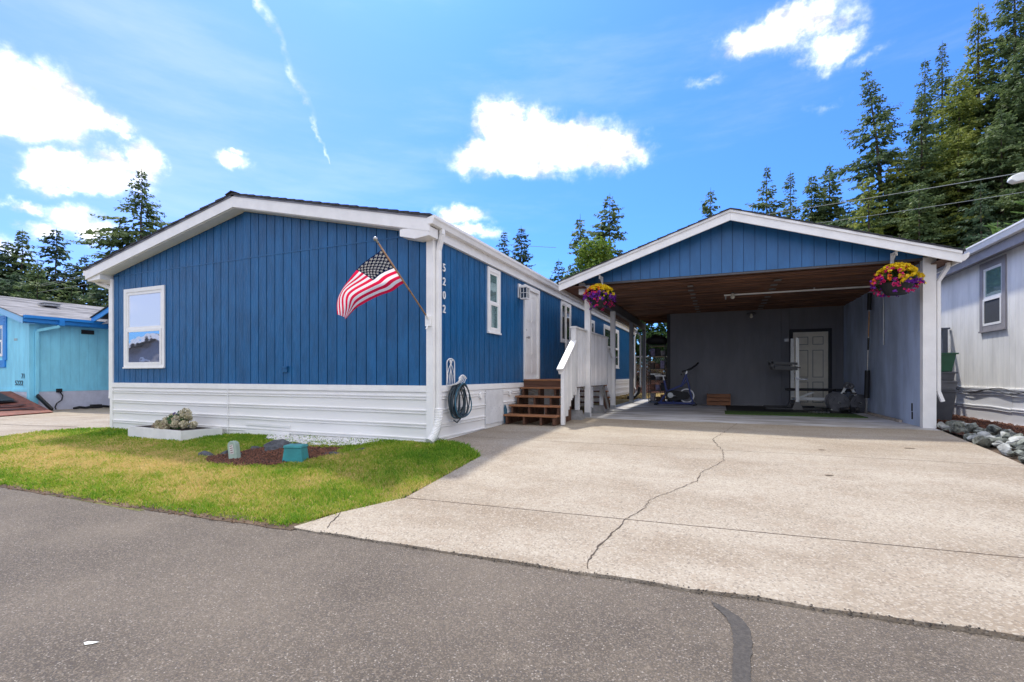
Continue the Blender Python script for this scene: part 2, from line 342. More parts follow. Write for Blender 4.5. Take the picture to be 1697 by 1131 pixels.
def _conc(t, b):
    P = N(t, 'ShaderNodeNewGeometry').outputs['Position']
    n = N(t, 'ShaderNodeTexNoise'); t.links.new(VM(t, 'MULTIPLY', P, (.6, 1.3, 1)).outputs[0], n.inputs['Vector']); n.inputs['Scale'].default_value = .9; n.inputs['Detail'].default_value = 9; n.inputs['Roughness'].default_value = .65
    n3 = N(t, 'ShaderNodeTexNoise'); t.links.new(P, n3.inputs['Vector']); n3.inputs['Scale'].default_value = 5; n3.inputs['Detail'].default_value = 8; n3.inputs['Roughness'].default_value = .7
    v = N(t, 'ShaderNodeTexVoronoi'); t.links.new(P, v.inputs['Vector']); v.inputs['Scale'].default_value = 85
    sp = N(t, 'ShaderNodeSeparateColor'); t.links.new(v.outputs['Color'], sp.inputs[0])
    c = MIX(t, MR(t, n.outputs['Fac'], .30, .66), (.245, .19, .13), (.375, .32, .245))
    c = MIX(t, M(t, 'MULTIPLY', MR(t, n3.outputs['Fac'], .48, .70), .50), c, (.27, .20, .135))
    c = MIX(t, M(t, 'MULTIPLY', MR(t, sp.outputs[0], .62, .95), .55), c, (.48, .425, .345))
    c = MIX(t, M(t, 'MULTIPLY', MR(t, sp.outputs[1], .72, .95), .65), c, (.17, .135, .10))
    t.links.new(c, b.inputs['Base Color']); b.inputs['Roughness'].default_value = .88
    bp = N(t, 'ShaderNodeBump'); bp.inputs['Strength'].default_value = .6; bp.inputs['Distance'].default_value = .004
    t.links.new(M(t, 'ADD', v.outputs['Distance'], n3.outputs['Fac']), bp.inputs['Height']); t.links.new(bp.outputs[0], b.inputs['Normal'])
CONC = two_tone('exposed_aggregate_concrete', _conc)
def _concs(t, b):
    P = N(t, 'ShaderNodeNewGeometry').outputs['Position']
    n = N(t, 'ShaderNodeTexNoise'); t.links.new(VM(t, 'MULTIPLY', P, (.7, 2.2, 1)).outputs[0], n.inputs['Vector']); n.inputs['Scale'].default_value = 1.2; n.inputs['Detail'].default_value = 9; n.inputs['Roughness'].default_value = .6
    c = MIX(t, MR(t, n.outputs['Fac'], .36, .62), (.33, .31, .285), (.62, .62, .64))
    t.links.new(c, b.inputs['Base Color']); b.inputs['Roughness'].default_value = .6
CONCS = two_tone('smooth_stained_concrete', _concs)
def leafy(name, ramp, rough=.55, trans=.25):
    m = bpy.data.materials.new(name); m.use_nodes = True; t = m.node_tree; b = t.nodes['Principled BSDF']
    at = N(t, 'ShaderNodeAttribute'); at.attribute_name = 'shade'
    r = N(t, 'ShaderNodeValToRGB'); t.links.new(at.outputs['Fac'], r.inputs[0])
    e = r.color_ramp.elements; e[0].position = ramp[0][0]; e[0].color = (*ramp[0][1], 1); e[1].position = ramp[-1][0]; e[1].color = (*ramp[-1][1], 1)
    for p, c in ramp[1:-1]:
        x = e.new(p); x.color = (*c, 1)
    t.links.new(r.outputs[0], b.inputs['Base Color']); b.inputs['Roughness'].default_value = rough; b.inputs['Specular IOR Level'].default_value = .25
    tr = N(t, 'ShaderNodeBsdfTranslucent'); t.links.new(r.outputs[0], tr.inputs[0]); mx = N(t, 'ShaderNodeMixShader'); mx.inputs[0].default_value = trans
    t.links.new(b.outputs[0], mx.inputs[1]); t.links.new(tr.outputs[0], mx.inputs[2]); t.links.new(mx.outputs[0], t.nodes['Material Output'].inputs[0])
    return m
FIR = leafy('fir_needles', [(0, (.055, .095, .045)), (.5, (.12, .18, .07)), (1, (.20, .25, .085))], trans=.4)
FIR2 = leafy('sunlit_olive_fir_needles', [(0, (.09, .13, .035)), (.5, (.23, .28, .06)), (1, (.40, .42, .10))], trans=.45)  # olive green, with sunlit yellow brightness mixed into the needle colour
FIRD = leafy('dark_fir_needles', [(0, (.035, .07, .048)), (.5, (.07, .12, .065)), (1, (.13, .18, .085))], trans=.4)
LEAFY = leafy('yellow_green_leaves', [(0, (.06, .12, .02)), (.5, (.14, .24, .03)), (1, (.30, .38, .06))], trans=.4)
LEAFG = leafy('mid_green_leaves', [(0, (.02, .055, .018)), (.5, (.05, .11, .03)), (1, (.10, .18, .05))], trans=.3)
GRASSM = leafy('lawn_blades', [(0, (.12, .27, .018)), (.3, (.25, .40, .03)), (.6, (.40, .42, .06)), (1, (.72, .55, .22))], rough=.6, trans=.4)
LAWNB = mat('lawn_soil', (.20, .20, .05), .95, .4, 6, bump=.5, bscale=50, bdist=.02)

# ================================================================== THE SETTING: ground, road, driveway, lawn
def grid_sheet(name, xs, ys, zf, m, kind='structure', keep=None):
    b = MB(m); idx = {}
    for j, y in enumerate(ys):
        for i, x in enumerate(xs):
            idx[i, j] = len(b.v); b.v.append((x, y, zf(x, y)))
    for j in range(len(ys)-1):
        for i in range(len(xs)-1):
            if keep and not keep((xs[i]+xs[i+1])/2, (ys[j]+ys[j+1])/2): continue
            b.f.append((idx[i, j], idx[i+1, j], idx[i+1, j+1], idx[i, j+1])); b.mi.append(0)
    return b.build(name, kind=kind)
xs = [-900, -300, -120, -60, -40, -30]+[-26+i for i in range(31)]+[6, 8, 12, 20, 40, 100, 300, 900]
ys = [-900, -300, -100, -40, -20, -10, -5, 0, 2.6, 3.0, 3.6, 4.4, 5.2, 6.0, 6.3, 7, 8, 9, 10, 10.8, 13, 16, 20, 26, 40, 80, 300, 900]
grid_sheet('ground', xs, ys, lambda x, y: g(x, y)-.035, DIRT)
# road: long strip with a slightly ragged far edge
b = MB(ASPHALT); rx = [-80, -50, -35, -25, -18]+[-15+.12*i for i in range(176)]+[8, 12, 20, 40, 80]
def edge(x): return lerp(x, [-12, -7.8, -5.5, -3.4, -.8, 1.4, 4], [2.80, 2.86, 2.90, 3.02, 3.075, 3.15, 3.2])+(.022*mnoise.noise(Vector((x*3, 0, 0)))+.012*mnoise.noise(Vector((x*11, 4, 0))))
for i in range(len(rx)-1):
    x0, x1 = rx[i], rx[i+1]
    b.face([(x0, -4.2, 0), (x1, -4.2, 0), (x1, edge(x1), 0.002), (x0, edge(x0), 0.002)])
b.build('road', kind='structure')
b = MB(mat('asphalt_sealer_patch', (.078, .068, .058), .9, .22, 60, bump=.9, bscale=260))
mid = [(-.03, 2.99, .012), (.012, 2.93, .032), (.065, 2.86, .042), (.098, 2.76, .045), (.106, 2.62, .042), (.095, 2.45, .038), (.085, 2.25, .034), (.08, 1.9, .032)]; L_, R_ = [], []
for i in range(len(mid)-1):
    for k in range(8):
        f = k/8; x, y, w = [mid[i][q]*(1-f)+mid[i+1][q]*f for q in range(3)]
        L_.append((x-w+.009*mnoise.noise(Vector((y*26, 0, 0)))+.005*mnoise.noise(Vector((y*80, 0, 0))), y)); R_.append((x+w+.009*mnoise.noise(Vector((y*24, 9, 0)))+.005*mnoise.noise(Vector((y*75, 9, 0))), y))
for i in range(len(L_)-1): b.face([(*L_[i], .0065), (*R_[i], .0065), (*R_[i+1], .0065), (*L_[i+1], .0065)])
b.build('road_sealer_mark', kind='structure')
b = MB(mat('white_paint_fleck', (.75, .76, .70), .7)); b.face([(-2.835, 1.338, .006), (-2.805, 1.328, .006), (-2.782, 1.348, .006), (-2.772, 1.372, .006), (-2.80, 1.362, .006), (-2.825, 1.354, .006)])
b.build('paint_fleck_on_road', kind='structure')

# driveway: three poured slabs and the carport slab, real joints between them
drv = thing('driveway', None, None, (0, 6, .25)); drv['kind'] = 'structure'
def slab(polys, m, th=.12, lift=.012, smooth_edge=None):
    b = MB(m)
    for poly in polys:
        top = [(x, y, g(x, y)+lift) for x, y in poly]; k = len(top); bot = [(x, y, z-th) for x, y, z in top]
        b.add(top+bot, [tuple(range(k)), tuple(range(2*k-1, k-1, -1))]+[(i, i+k, (i+1) % k+k, (i+1) % k) for i in range(k)])
    return b.build('slab', drv)
J = .007
def j2(x): return 4.075+.05*(x+.9)/1
def j1(x): return 7.05+.02*(x+1.5)
def jit(x, s): return .014*mnoise.noise(Vector((x*2.5, s, 0)))+.010*mnoise.noise(Vector((x*14, s, 0)))
fx = [-3.33+.09*i for i in range(78)]; front = [(x, edge(x)+.012+jit(x, 3)) for x in fx]+[(3.75, 3.27)]
slab([front+[(3.5, j2(3.5)-J), (1.8, j2(1.8)-J), (-1, j2(-1)-J), (-2.86, 3.98-J), (-3.19, 3.45)]], CONC)
slab([[(-2.86, 3.98+J), (-1, j2(-1)+J), (1.8, j2(1.8)+J), (3.5, j2(3.5)+J), (3.2, 6.3), (-3.45, 6.3), (-2.90, 5.73), (-2.875, 4.7)],
      [(-3.45, 6.3), (3.2, 6.3), (3.12, j1(3.1)-J), (-3.96, j1(-3.96)-J), (-3.96, 6.42)]], CONC)
slab([[(-3.96, j1(-3.96)+J), (3.12, j1(3.1)+J), (3.25, 8.2), (3.36, 9.34), (3.48, 10.47), (-3.96, 10.47)]], CONC)
slab([[(-3.0, 10.485), (3.48, 10.485), (3.48, 10.8), (-3.0, 10.8)], [(-3.0, 10.8), (3.48, 10.8), (3.48, 19.9), (-3.0, 19.9)]], CONCS)
# crack across the slabs
def strip(name, pts, w, m, parent=None, dz=.0165, kind=None):
    b = MB(m); P = []
    for i in range(len(pts)-1):
        n = max(2, int(math.dist(pts[i], pts[i+1])/.03))
        for k in range(n): f = k/n; P.append((pts[i][0]*(1-f)+pts[i+1][0]*f, pts[i][1]*(1-f)+pts[i+1][1]*f))
    P.append(pts[-1]); Q = []
    for i, (x, y) in enumerate(P):
        Q.append((x+.028*mnoise.noise(Vector((y*6, 1, 0)))+.020*mnoise.noise(Vector((y*23, 2, 0)))+.009*mnoise.noise(Vector((y*61, 2, 0))), y))
    for i in range(len(Q)-1):
        wa = w*(.55+1.6*abs(mnoise.noise(Vector((Q[i][1]*5, 5, 0))))); a, c = Q[i], Q[i+1]
        d = Vector((c[0]-a[0], c[1]-a[1])).normalized(); nx, ny = -d.y*wa, d.x*wa
        b.face([(a[0]-nx, a[1]-ny, g(*a)+dz), (a[0]+nx, a[1]+ny, g(*a)+dz), (c[0]+nx, c[1]+ny, g(*c)+dz), (c[0]-nx, c[1]-ny, g(*c)+dz)])
    return b.build(name, parent, kind=kind)
CRK = mat('crack_dirt', (.085, .062, .045), .95, .3, 40)
strip('crack', [(-.806, 3.13), (-.824, 3.423), (-.77, 3.684), (-.713, 4.088), (-.608, 4.39), (-.60, 4.607), (-.343, 5.1), (-.212, 5.35), (-.193, 5.65), (.053, 6.3), (.037, 7.06), (-.10, 8.04), (.076, 8.97), (.326, 10.45)], .0044, CRK, drv)
strip('crack', [(-3.03, 3.12), (-3.12, 3.33), (-3.2, 3.45)], .005, CRK, drv)
# joints filled with dirt just below the slab surface
strip('joint_filler', [(-3.9, j1(-3.9)), (-1, j1(-1)), (3.1, j1(3.1))], .0065, mat('joint_dirt', (.11, .075, .05), .95, .4, 20), drv, dz=.0125)
strip('joint_filler', [(-2.85, 3.98), (-1, j2(-1)), (3.3, j2(3.3))], .0065, bpy.data.materials['joint_dirt'], drv, dz=.0125)
SPOT = mat('oil_spot', (.20, .145, .095), .8, .2, 20)
for (x, y, r) in ((1.25, 7.55, .03), (2.35, 8.1, .045), (1.05, 5.95, .03)):
    b = MB(SPOT); b.face([(x+r*1.3*math.cos(a)*(1+.3*math.sin(3*a+x)), y+r*math.sin(a), g(x, y)+.0165) for a in [k*.524 for k in range(12)]]); b.build('stain', drv)

# neighbour's concrete at the left and the bark strip at the right
nd = MB(CONC); P = [(-13.1, 4.9), (-13.35, 5.5), (-13.1, 6.0), (-12.3, 6.35), (-12.3, 22), (-23.3, 22), (-23.3, 8.9), (-26, 8.9), (-26, 3.2), (-14.5, 3.0)]
xx = [-26+.6*i for i in range(24)]; yy = [2.95+.6*i for i in range(28)]
for i in range(len(xx)-1):
    for j in range(len(yy)-1):
        nd.face([(x, y, g(x, y)-.012) for x, y in ((xx[i], yy[j]), (xx[i+1], yy[j]), (xx[i+1], yy[j+1]), (xx[i], yy[j+1]))])
nd.build('neighbour_driveway', kind='structure')
strip('pavement_joint', [(-13.6, 6.3), (-15.5, 6.2), (-20, 6.25)], .02, CRK, None, dz=-.007, kind='structure')

# lawn
LAWN = [(-13.1, 4.80), (-13.38, 5.45), (-13.1, 5.98), (-12.2, 6.30), (-4.0, 6.45), (-3.45, 6.28), (-2.92, 5.73), (-2.885, 4.65), (-2.90, 3.97), (-3.19, 3.47), (-3.40, 3.05), (-5.5, 2.93), (-7.8, 2.89), (-10, 2.85), (-13.4, 2.85), (-14.2, 3.4), (-13.6, 4.3)]
BED = [(-6.72, 4.62), (-6.45, 4.45), (-6.1, 4.37), (-5.7, 4.40), (-5.29, 4.58), (-5.05, 4.95), (-4.98, 5.3), (-5.1, 5.62), (-5.4, 5.55), (-6.1, 5.5), (-6.45, 5.33), (-6.60, 5.0)]
def inside(P, x, y):
    c = np.zeros(np.shape(x), bool); n = len(P)
    for i in range(n):
        (x1, y1), (x2, y2) = P[i], P[(i+1) % n]
        c ^= ((y1 > y) != (y2 > y)) & (x < (x2-x1)*(y-y1)/((y2-y1) or 1e-9)+x1)
    return c
def gnp(x, y):
    z = np.interp(y, [3.0, 6.3, 10.8], [0, .275, .36]); k = np.clip((-x-4)/8, 0, 1); k = k*k*(3-2*k)
    z = z-.13*k*np.clip((y-3)/3, 0, 1); k = np.clip((-x-12)/10, 0, 1); k = k*k*(3-2*k); return z*(1-k)
b = MB(LAWNB); st = .2
for i in range(58):
    for j in range(19):
        x, y = -14.3+st*i, 2.85+st*j
        if inside(LAWN, x+st/2, y+st/2) or inside(LAWN, x+st*.05, y+st*.05):
            b.face([(p, q, g(p, q)+.004) for p, q in ((x, y), (x+st, y), (x+st, y+st), (x, y+st))])
b.build('lawn', kind='structure')
rng = np.random.default_rng(3)
def wob(x, y, s=1., seed=0):
    r = np.random.default_rng(seed); v = 0
    for k in range(7):
        a = r.uniform(0, 6.28); f = s*r.uniform(.6, 2.6); v = v+np.sin((x*np.cos(a)+y*np.sin(a))*f*2+r.uniform(0, 6.28))/(.7+f/s*.5)
    return v/4.5
PLANTER = [(-10.42, 5.62), (-8.62, 5.47), (-8.50, 6.2), (-10.3, 6.26)]
def grass():
    n = 330000
    # more blades where the camera is near
    x = rng.uniform(-14.2, -2.85, n); y = rng.uniform(2.85, 6.45, n)
    d = np.hypot(x, y); keep = rng.random(n) < np.clip((6.5/d)**1.6, .16, 1)
    jx = rng.normal(0, .02, n); jy = rng.normal(0, .02, n)
    ok = keep & inside(LAWN, x+jx, y+jy) & ~inside(BED, x+jx, y+jy) & ~inside(PLANTER, x, y) & ((y < 6.22) | (x > -3.95) | (x < -12.25))
    ok &= ~((y > 5.85) & (x > -7.2) & (x < -5.0) & (rng.random(n) < .85))
    x, y = x[ok], y[ok]; d = d[ok]; n = len(x); z = gnp(x, y)
    dry = .63+.34*wob(x, y, 1.0, 1)+.30*wob(x, y, 3.2, 2)+.22*wob(x, y, 9, 4)
    dry += .34*np.exp(-((x+8.6)/2.4)**2-((y-4.25)/.75)**2)+.14*np.exp(-((x+6)/1.3)**2-((y-3.9)/.4)**2)
    dry -= .42*np.clip((y-5.15)/.7, 0, 1)+.28*np.clip((3.45-y)/.35, 0, 1)+.22*np.exp(-((x+3.6)/.8)**2-((y-5.4)/.7)**2)
    dry += rng.normal(0, .24, n)+(rng.random(n) < .10)*.5
    h = rng.uniform(.018, .056, n)*(1+.35*wob(x, y, 6, 12))*(1.15-.35*np.clip(dry, 0, 1))*(1+.2*np.clip((y-5.5)/.5, 0, 1)*(x > -4.9)); w = rng.uniform(.0035, .0065, n)*np.clip(d/5, 1, 2.2)
    a = rng.uniform(0, 2*np.pi, n); lean = rng.uniform(.1, .9, n)*h*1.3; la = rng.uniform(0, 2*np.pi, n)
    dx, dy = np.cos(a)*w, np.sin(a)*w; lx, ly = np.cos(la)*lean, np.sin(la)*lean
    V = np.empty((n, 5, 3)); 
    V[:, 0] = np.stack([x-dx, y-dy, z], 1); V[:, 1] = np.stack([x+dx, y+dy, z], 1)
    V[:, 2] = np.stack([x+dx*.7+lx*.35, y+dy*.7+ly*.35, z+h*.6], 1); V[:, 3] = np.stack([x-dx*.7+lx*.35, y-dy*.7+ly*.35, z+h*.6], 1)
    V[:, 4] = np.stack([x+lx, y+ly, z+h], 1)
    i = np.arange(n)[:, None]*5
    F = np.concatenate([i+[0, 1, 2], i+[0, 2, 3], i+[3, 2, 4]], 0)
    me = np_mesh('lawn_grass', V.reshape(-1, 3), F, [GRASSM], np.repeat(np.clip(dry, 0, 1), 5))
    tagp(link('lawn_grass', me), 'patchy green and straw yellow grass on the front lawn', 'grass', kind='stuff')
grass()
def scatter_chips(name, poly, n, size, m, zf, label, cat, thick=.35, parent=None, seed=1, flat=True, box=None):
    r = np.random.default_rng(seed); P = np.array(poly); lo, hi = P.min(0), P.max(0)
    x = r.uniform(lo[0], hi[0], n); y = r.uniform(lo[1], hi[1], n); ok = inside(poly, x, y); x, y = x[ok], y[ok]; n = len(x)
    z = zf(x, y)+r.uniform(0, .02, n)
    L = r.uniform(.5, 1.2, n)*size; W = L*r.uniform(.25, .6, n) if flat else L*r.uniform(.7, 1, n); T = L*thick*r.uniform(.5, 1, n)
    base = np.array([[-1, -1, -1], [1, -1, -1], [1, 1, -1], [-1, 1, -1], [-.8, -.8, 1], [.8, -.8, 1], [.8, .8, 1], [-.8, .8, 1]])*.5
    q = base[None]*np.stack([L, W, T], 1)[:, None]
    a, t = r.uniform(0, 6.28, n), r.normal(0, .35, n)
    ct, s_ = np.cos(t)[:, None], np.sin(t)[:, None]; q = np.stack([q[..., 0]*ct-q[..., 2]*s_, q[..., 1], q[..., 0]*s_+q[..., 2]*ct], -1)
    ca, sa = np.cos(a)[:, None], np.sin(a)[:, None]; q = np.stack([q[..., 0]*ca-q[..., 1]*sa, q[..., 0]*sa+q[..., 1]*ca, q[..., 2]], -1)
    V = q+np.stack([x, y, z], 1)[:, None]
    f = np.array([[4, 5, 6, 7], [0, 1, 5, 4], [1, 2, 6, 5], [2, 3, 7, 6], [3, 0, 4, 7]])
    F = (np.arange(n)[:, None, None]*8+f[None]).reshape(-1, 4)
    o = ORG[parent.name] if parent is not None else Vector((0, 0, 0))
    me = np_mesh(name, V.reshape(-1, 3)-np.array(o), F, [m]); ob = link(name, me, parent); tagp(ob, None if parent else label, None if parent else cat, kind='stuff')
    return ob
b = MB(MULCH); cx_, cy_ = -5.85, 4.98
b.face([(x, y, g(x, y)+.012) for x, y in BED]); b.build('mulch_bed', kind='structure')
scatter_chips('bark_chips', BED, 5200, .05, CHIP, lambda x, y: gnp(x, y)+.012, 'loose red brown bark chips filling the kerbless bed in the lawn', 'mulch')
PB = [(-7.35, 6.2), (-7.2, 6.0), (-6.5, 5.82), (-5.9, 5.66), (-5.3, 5.72), (-4.9, 5.98), (-4.85, 6.2)]
scatter_chips('white_pebbles', PB, 2600, .045, PEBW, lambda x, y: gnp(x, y)+.01, 'white painted pebbles strewn along the foot of the skirting', 'pebbles', .6, flat=False, seed=4)

# strip of soil where the grass edge meets the road
b = MB(DIRT)
for i in range(90):
    x0, x1 = -14+.119*i, -14+.119*(i+1)
    b.face([(x0, edge(x0)-.03+jit(x0, 8)*2, .0065), (x1, edge(x1)-.03+jit(x1, 8)*2, .0065), (x1, edge(x1)+.10, .02), (x0, edge(x0)+.10, .02)])
b.build('lawn_edge_ground', kind='structure')
EDGE = [(-13.5, 2.78)]+[(-13.5+.25*i, edge(-13.5+.25*i)-.05) for i in range(41)]+[(-3.4, 3.05)]+[(-3.4-.25*i, edge(-3.4-.25*i)+.03) for i in range(41)]
scatter_chips('leaf_litter', EDGE, 2500, .022, mat('brown_leaf_litter', (.16, .09, .045), .9, .6, 40), lambda x, y: gnp(x, y)+.002, 'brown leaf litter and crumbs of soil between the grass and the road', 'litter', .3, seed=9)
EDGE2 = [(-3.4, 3.02)]+[(-3.4+.2*i, edge(-3.4+.2*i)-.02) for i in range(24)]+[(1.5-.2*i, edge(1.5-.2*i)+.02) for i in range(24)]
scatter_chips('edge_gravel', EDGE2, 1500, .010, mat('dark_edge_grit', (.09, .075, .06), .9, .6, 40), lambda x, y: gnp(x, y)+.001, 'dark grit gathered in the seam between road and driveway', 'gravel', .5, flat=False, seed=10)
MB2 = [(3.50, 7.0), (5.06, 7.0), (5.06, 15.5), (3.5, 15.5)]
b = MB(MULCH); b.face([(3.5, 6.9, .30), (9, 6.9, .30), (9, 10.8, .375), (3.54, 10.8, .375)]); b.face([(3.54, 10.8, .375), (9, 10.8, .375), (9, 16, .385), (3.54, 16, .385)]); b.build('mulch_strip', kind='structure')
scatter_chips('bark_chips', [(3.6, 8.0), (5.06, 8.0), (5.06, 14.5), (3.6, 14.5)], 4200, .05, CHIP, lambda x, y: gnp(x, y)+.02, 'red brown bark chips beside the pale grey neighbouring house', 'mulch', seed=12)
# yard behind the carport
b = MB(DRYG); b.face([(-9, 19.95, .352), (5, 19.95, .352), (5, 25.2, .37), (-9, 25.2, .37)]); b.face([(-3.94, 10.49, .350), (-3.02, 10.49, .350), (-3.02, 19.9, .350), (-3.94, 19.9, .350)]); b.build('dry_grass_ground', kind='structure')
scatter_chips('dry_grass', [(-3.9, 19.95), (-.5, 19.95), (-.5, 25), (-5, 25), (-3.9, 19.95)], 5000, .12, DRYG, lambda x, y: np.full(x.shape, .38), 'straw coloured dry grass in the yard behind the carport', 'grass', .9, seed=14)
b = MB(BANK); b.face([(-20, 25.2, .33), (10, 25.2, .33), (10, 26.6, 1.35), (-20, 26.6, 1.35)]); b.face([(-20, 26.6, 1.35), (10, 26.6, 1.35), (10, 40, 1.6), (-20, 40, 1.6)]); b.build('earth_bank_terrain', kind='structure')

# ================================================================== WALL BUILDERS
def boards(parent, fr, u0, u1, zb, zt, breaks=(), openings=(), pitch=.2032, gap=.016, depth=.020, m=BLUE, name='siding_board', limit=None, stuffname='siding_panel', start=None):
    """vertical siding boards between u0..u1; zt(u) is the (piecewise linear) top line"""
    zt = zt if callable(zt) else (lambda u, z=zt: z); zb_ = zb if callable(zb) else (lambda u, z=zb: z)
    stuff = MB(m); a = u0
    first = (start if start is not None else pitch)
    cuts = [u0]; u = u0+first
    while u < u1-.02: cuts.append(u); u += pitch
    cuts.append(u1)
    for i in range(len(cuts)-1):
        a, c = cuts[i]+(gap/2 if i else 0), cuts[i+1]-(gap/2 if i < len(cuts)-2 else 0)
        q = sorted(set([a, c]+[x for x in breaks if a < x < c]+[x for o in openings for x in o[:2] if a < x < c]))
        solo = limit is None or cuts[i] < limit
        bs = {}
        for p0, p1 in zip(q[:-1], q[1:]):
            mid = (p0+p1)/2; lo = [(zb_(p0), zb_(p1))]; hi = []
            ops = sorted([o for o in openings if o[0] < mid < o[1]], key=lambda o: o[2])
            segs = []; cur = (zb_(p0), zb_(p1))
            for o in ops: segs.append((cur, (o[2], o[2]))); cur = (o[3], o[3])
            segs.append((cur, (zt(p0), zt(p1))))
            for si, ((l0, l1), (h0, h1)) in enumerate(segs):
                if max(h0-l0, h1-l1) < .005: continue
                b = (bs.setdefault('top' if si == len(segs)-1 else si, MB(m))) if solo else stuff
                b.prism([(p0, l0), (p1, l1), (p1, max(h1, l1)), (p0, max(h0, l0))], -depth, 0, fr)
        for b in bs.values(): b.build(name, parent)
    if stuff.f: stuff.build(stuffname, parent, kind='stuff')
def window(parent, fr, u0, u1, z0, z1, trim=.09, style='hung', glass=(GLASS_REFL, GLASS_DARK), tm=WHITE, sm=WHITE, sill=True, sashw=.045, split=.5, name='window'):
    """trim boards, sashes and panes; the frame is the part, its pieces are sub-parts"""
    b = MB(tm)
    b.prism([(u0, z0), (u0+trim, z0), (u0+trim, z1), (u0, z1)], -.01, .026, fr); b.prism([(u1-trim, z0), (u1, z0), (u1, z1), (u1-trim, z1)], -.01, .026, fr)
    b.prism([(u0+trim, z1-trim), (u1-trim, z1-trim), (u1-trim, z1), (u0+trim, z1)], -.01, .024, fr); b.prism([(u0+trim, z0), (u1-trim, z0), (u1-trim, z0+trim), (u0+trim, z0+trim)], -.01, .024, fr)
    w = b.build(name, parent)
    a0, a1, c0, c1 = u0+trim, u1-trim, z0+trim, z1-trim
    def sash(p0, p1, q0, q1, n, g_, sw=sashw):
        s = MB(sm)
        s.prism([(p0, q0), (p0+sw, q0), (p0+sw, q1), (p0, q1)], n-.03, n, fr); s.prism([(p1-sw, q0), (p1, q0), (p1, q1), (p1-sw, q1)], n-.03, n, fr)
        s.prism([(p0+sw, q1-sw), (p1-sw, q1-sw), (p1-sw, q1), (p0+sw, q1)], n-.03, n-.001, fr); s.prism([(p0+sw, q0), (p1-sw, q0), (p1-sw, q0+sw), (p0+sw, q0+sw)], n-.03, n-.001, fr)
        s.build('sash', w)
        p = MB(g_); p.prism([(p0+sw, q0+sw), (p1-sw, q0+sw), (p1-sw, q1-sw), (p0+sw, q1-sw)], n-.022, n-.014, fr); p.build('pane', w)
    if style == 'hung':
        m = c0+(c1-c0)*split
        sash(a0, a1, m-.005, c1, .012, glass[0], sashw); sash(a0+.012, a1-.012, c0, m, .03, glass[1], sashw*.9)
    else:
        m = (a0+a1)/2
        sash(a0, m+.01, c0, c1, .010, glass[0], sashw*.7); sash(m-.005, a1, c0, c1, .028, glass[1], sashw*.7)
    if sill:
        s = MB(tm); s.prism([(u0-.004, z0-.001), (u1+.004, z0-.001), (u1+.004, z0+.03), (u0-.004, z0+.03)], .026, .045, fr); s.build('sill', w)
    return w
def skirt_profile(z0, z1, pitch=.215, rib=.025):
    out = [(0, z1)]; z = z1-.05
    while z > z0+.02:
        for dz, n in ((0, 0), (.003, rib), (.020, rib), (.034, 0), (.046, 0), (.049, rib*.8), (.062, rib*.8), (.075, 0)): out.append((n, z-dz))
        z -= pitch
    out.append((0, z0)); return out
def skirting(parent, fr, u0, u1, z0, z1, n0=0., m=WHITE_SK, name='skirting_panel', wav=.0022, seed=0, pitch=.215):
    b = MB(m); prof = skirt_profile(z0, z1, pitch); k = len(prof); r = random.Random(seed)
    us = [u0+(u1-u0)*i/8 for i in range(9)]
    for u in us:
        for n, z in prof:
            w = wav*mnoise.noise(Vector((u*.9, z*3, seed)))*2
            b.v.append(fr(u, n0+n+w*.6, z+w*1.5*(z < z1-.02)))
    for i in range(8):
        for j in range(k-1): b.f.append((i*k+j, (i+1)*k+j, (i+1)*k+j+1, i*k+j+1)); b.mi.append(0)
    b.build(name, parent)
def cyl(b, p0, p1, r, n=10): b.tube([p0, p1], r, n)

# ================================================================== THE BLUE HOUSE
house = thing('mobile_home', 'blue manufactured home with white trim, white skirting and low gable roof', 'house', (-8.05, 6.3, .25))
X0, X1, RX, YF, YB = -12.21, -3.98, -8.05, 6.27, 25.0
def roofz(x): return 4.585-(x-RX)*.222 if x > RX else 4.585-(RX-x)*.203
F = fr_front(YF); S = fr_xpos(X1)
ZS = 2.16+1.30                                       # sheet joint on the gable wall
wallz = lambda u: min(roofz(u)-.262, 4.4)
core = MB(BLUE_IN); core.prism([(X0+.02, .2), (X1-.02, .2), (X1-.02, wallz(X1-.02)), (RX, wallz(RX)), (X0+.02, wallz(X0+.02))], -(YB-YF)+.02, -.024, F); core.build('wall', house)
W1 = (-11.73, -10.37, 1.455, 3.145)
boards(house, F, X0+.08, RX-.02, 1.15, lambda u: min(ZS-.006, wallz(u)), breaks=(-11.3,), openings=[(-11.66, -10.44, 1.53, 3.07)], start=.17)
boards(house, fr_front(YF-.022), RX-.02, X1-.11, 1.15, ZS-.006, start=.19)
boards(house, F, X0+.08, RX-.02, lambda u: min(ZS+.012, wallz(u)), wallz, start=.17)
boards(house, fr_front(YF-.022), RX-.02, X1-.11, ZS+.012, lambda u: min(wallz(u), 4.5), breaks=(RX,), start=.19)
b = MB(BLUE); b.prism([(X0+.3, ZS-.008), (RX-.021, ZS-.008), (RX-.021, ZS+.016), (X0+.3, ZS+.016)], -.01, .007, F); b.prism([(RX-.02, ZS-.008), (X1-.11, ZS-.008), (X1-.11, ZS+.016), (RX-.02, ZS+.016)], -.008, .007, fr_front(YF-.022)); b.build('flashing', house)
b = MB(BLUE); b.prism([(RX-.024, 1.15), (RX-.02, 1.15), (RX-.02, 4.3), (RX-.024, 4.3)], -.02, .022, F); b.build('joint_cover', house)
b = MB(BLUE); b.prism([(-7.07, 1.36), (-6.95, 1.36), (-6.95, 1.455), (-7.07, 1.455)], .02, .05, F); b.prism([(-7.085, 1.44), (-6.935, 1.44), (-6.935, 1.465), (-7.085, 1.465)], .02, .065, F); b.build('outlet_cover', house)
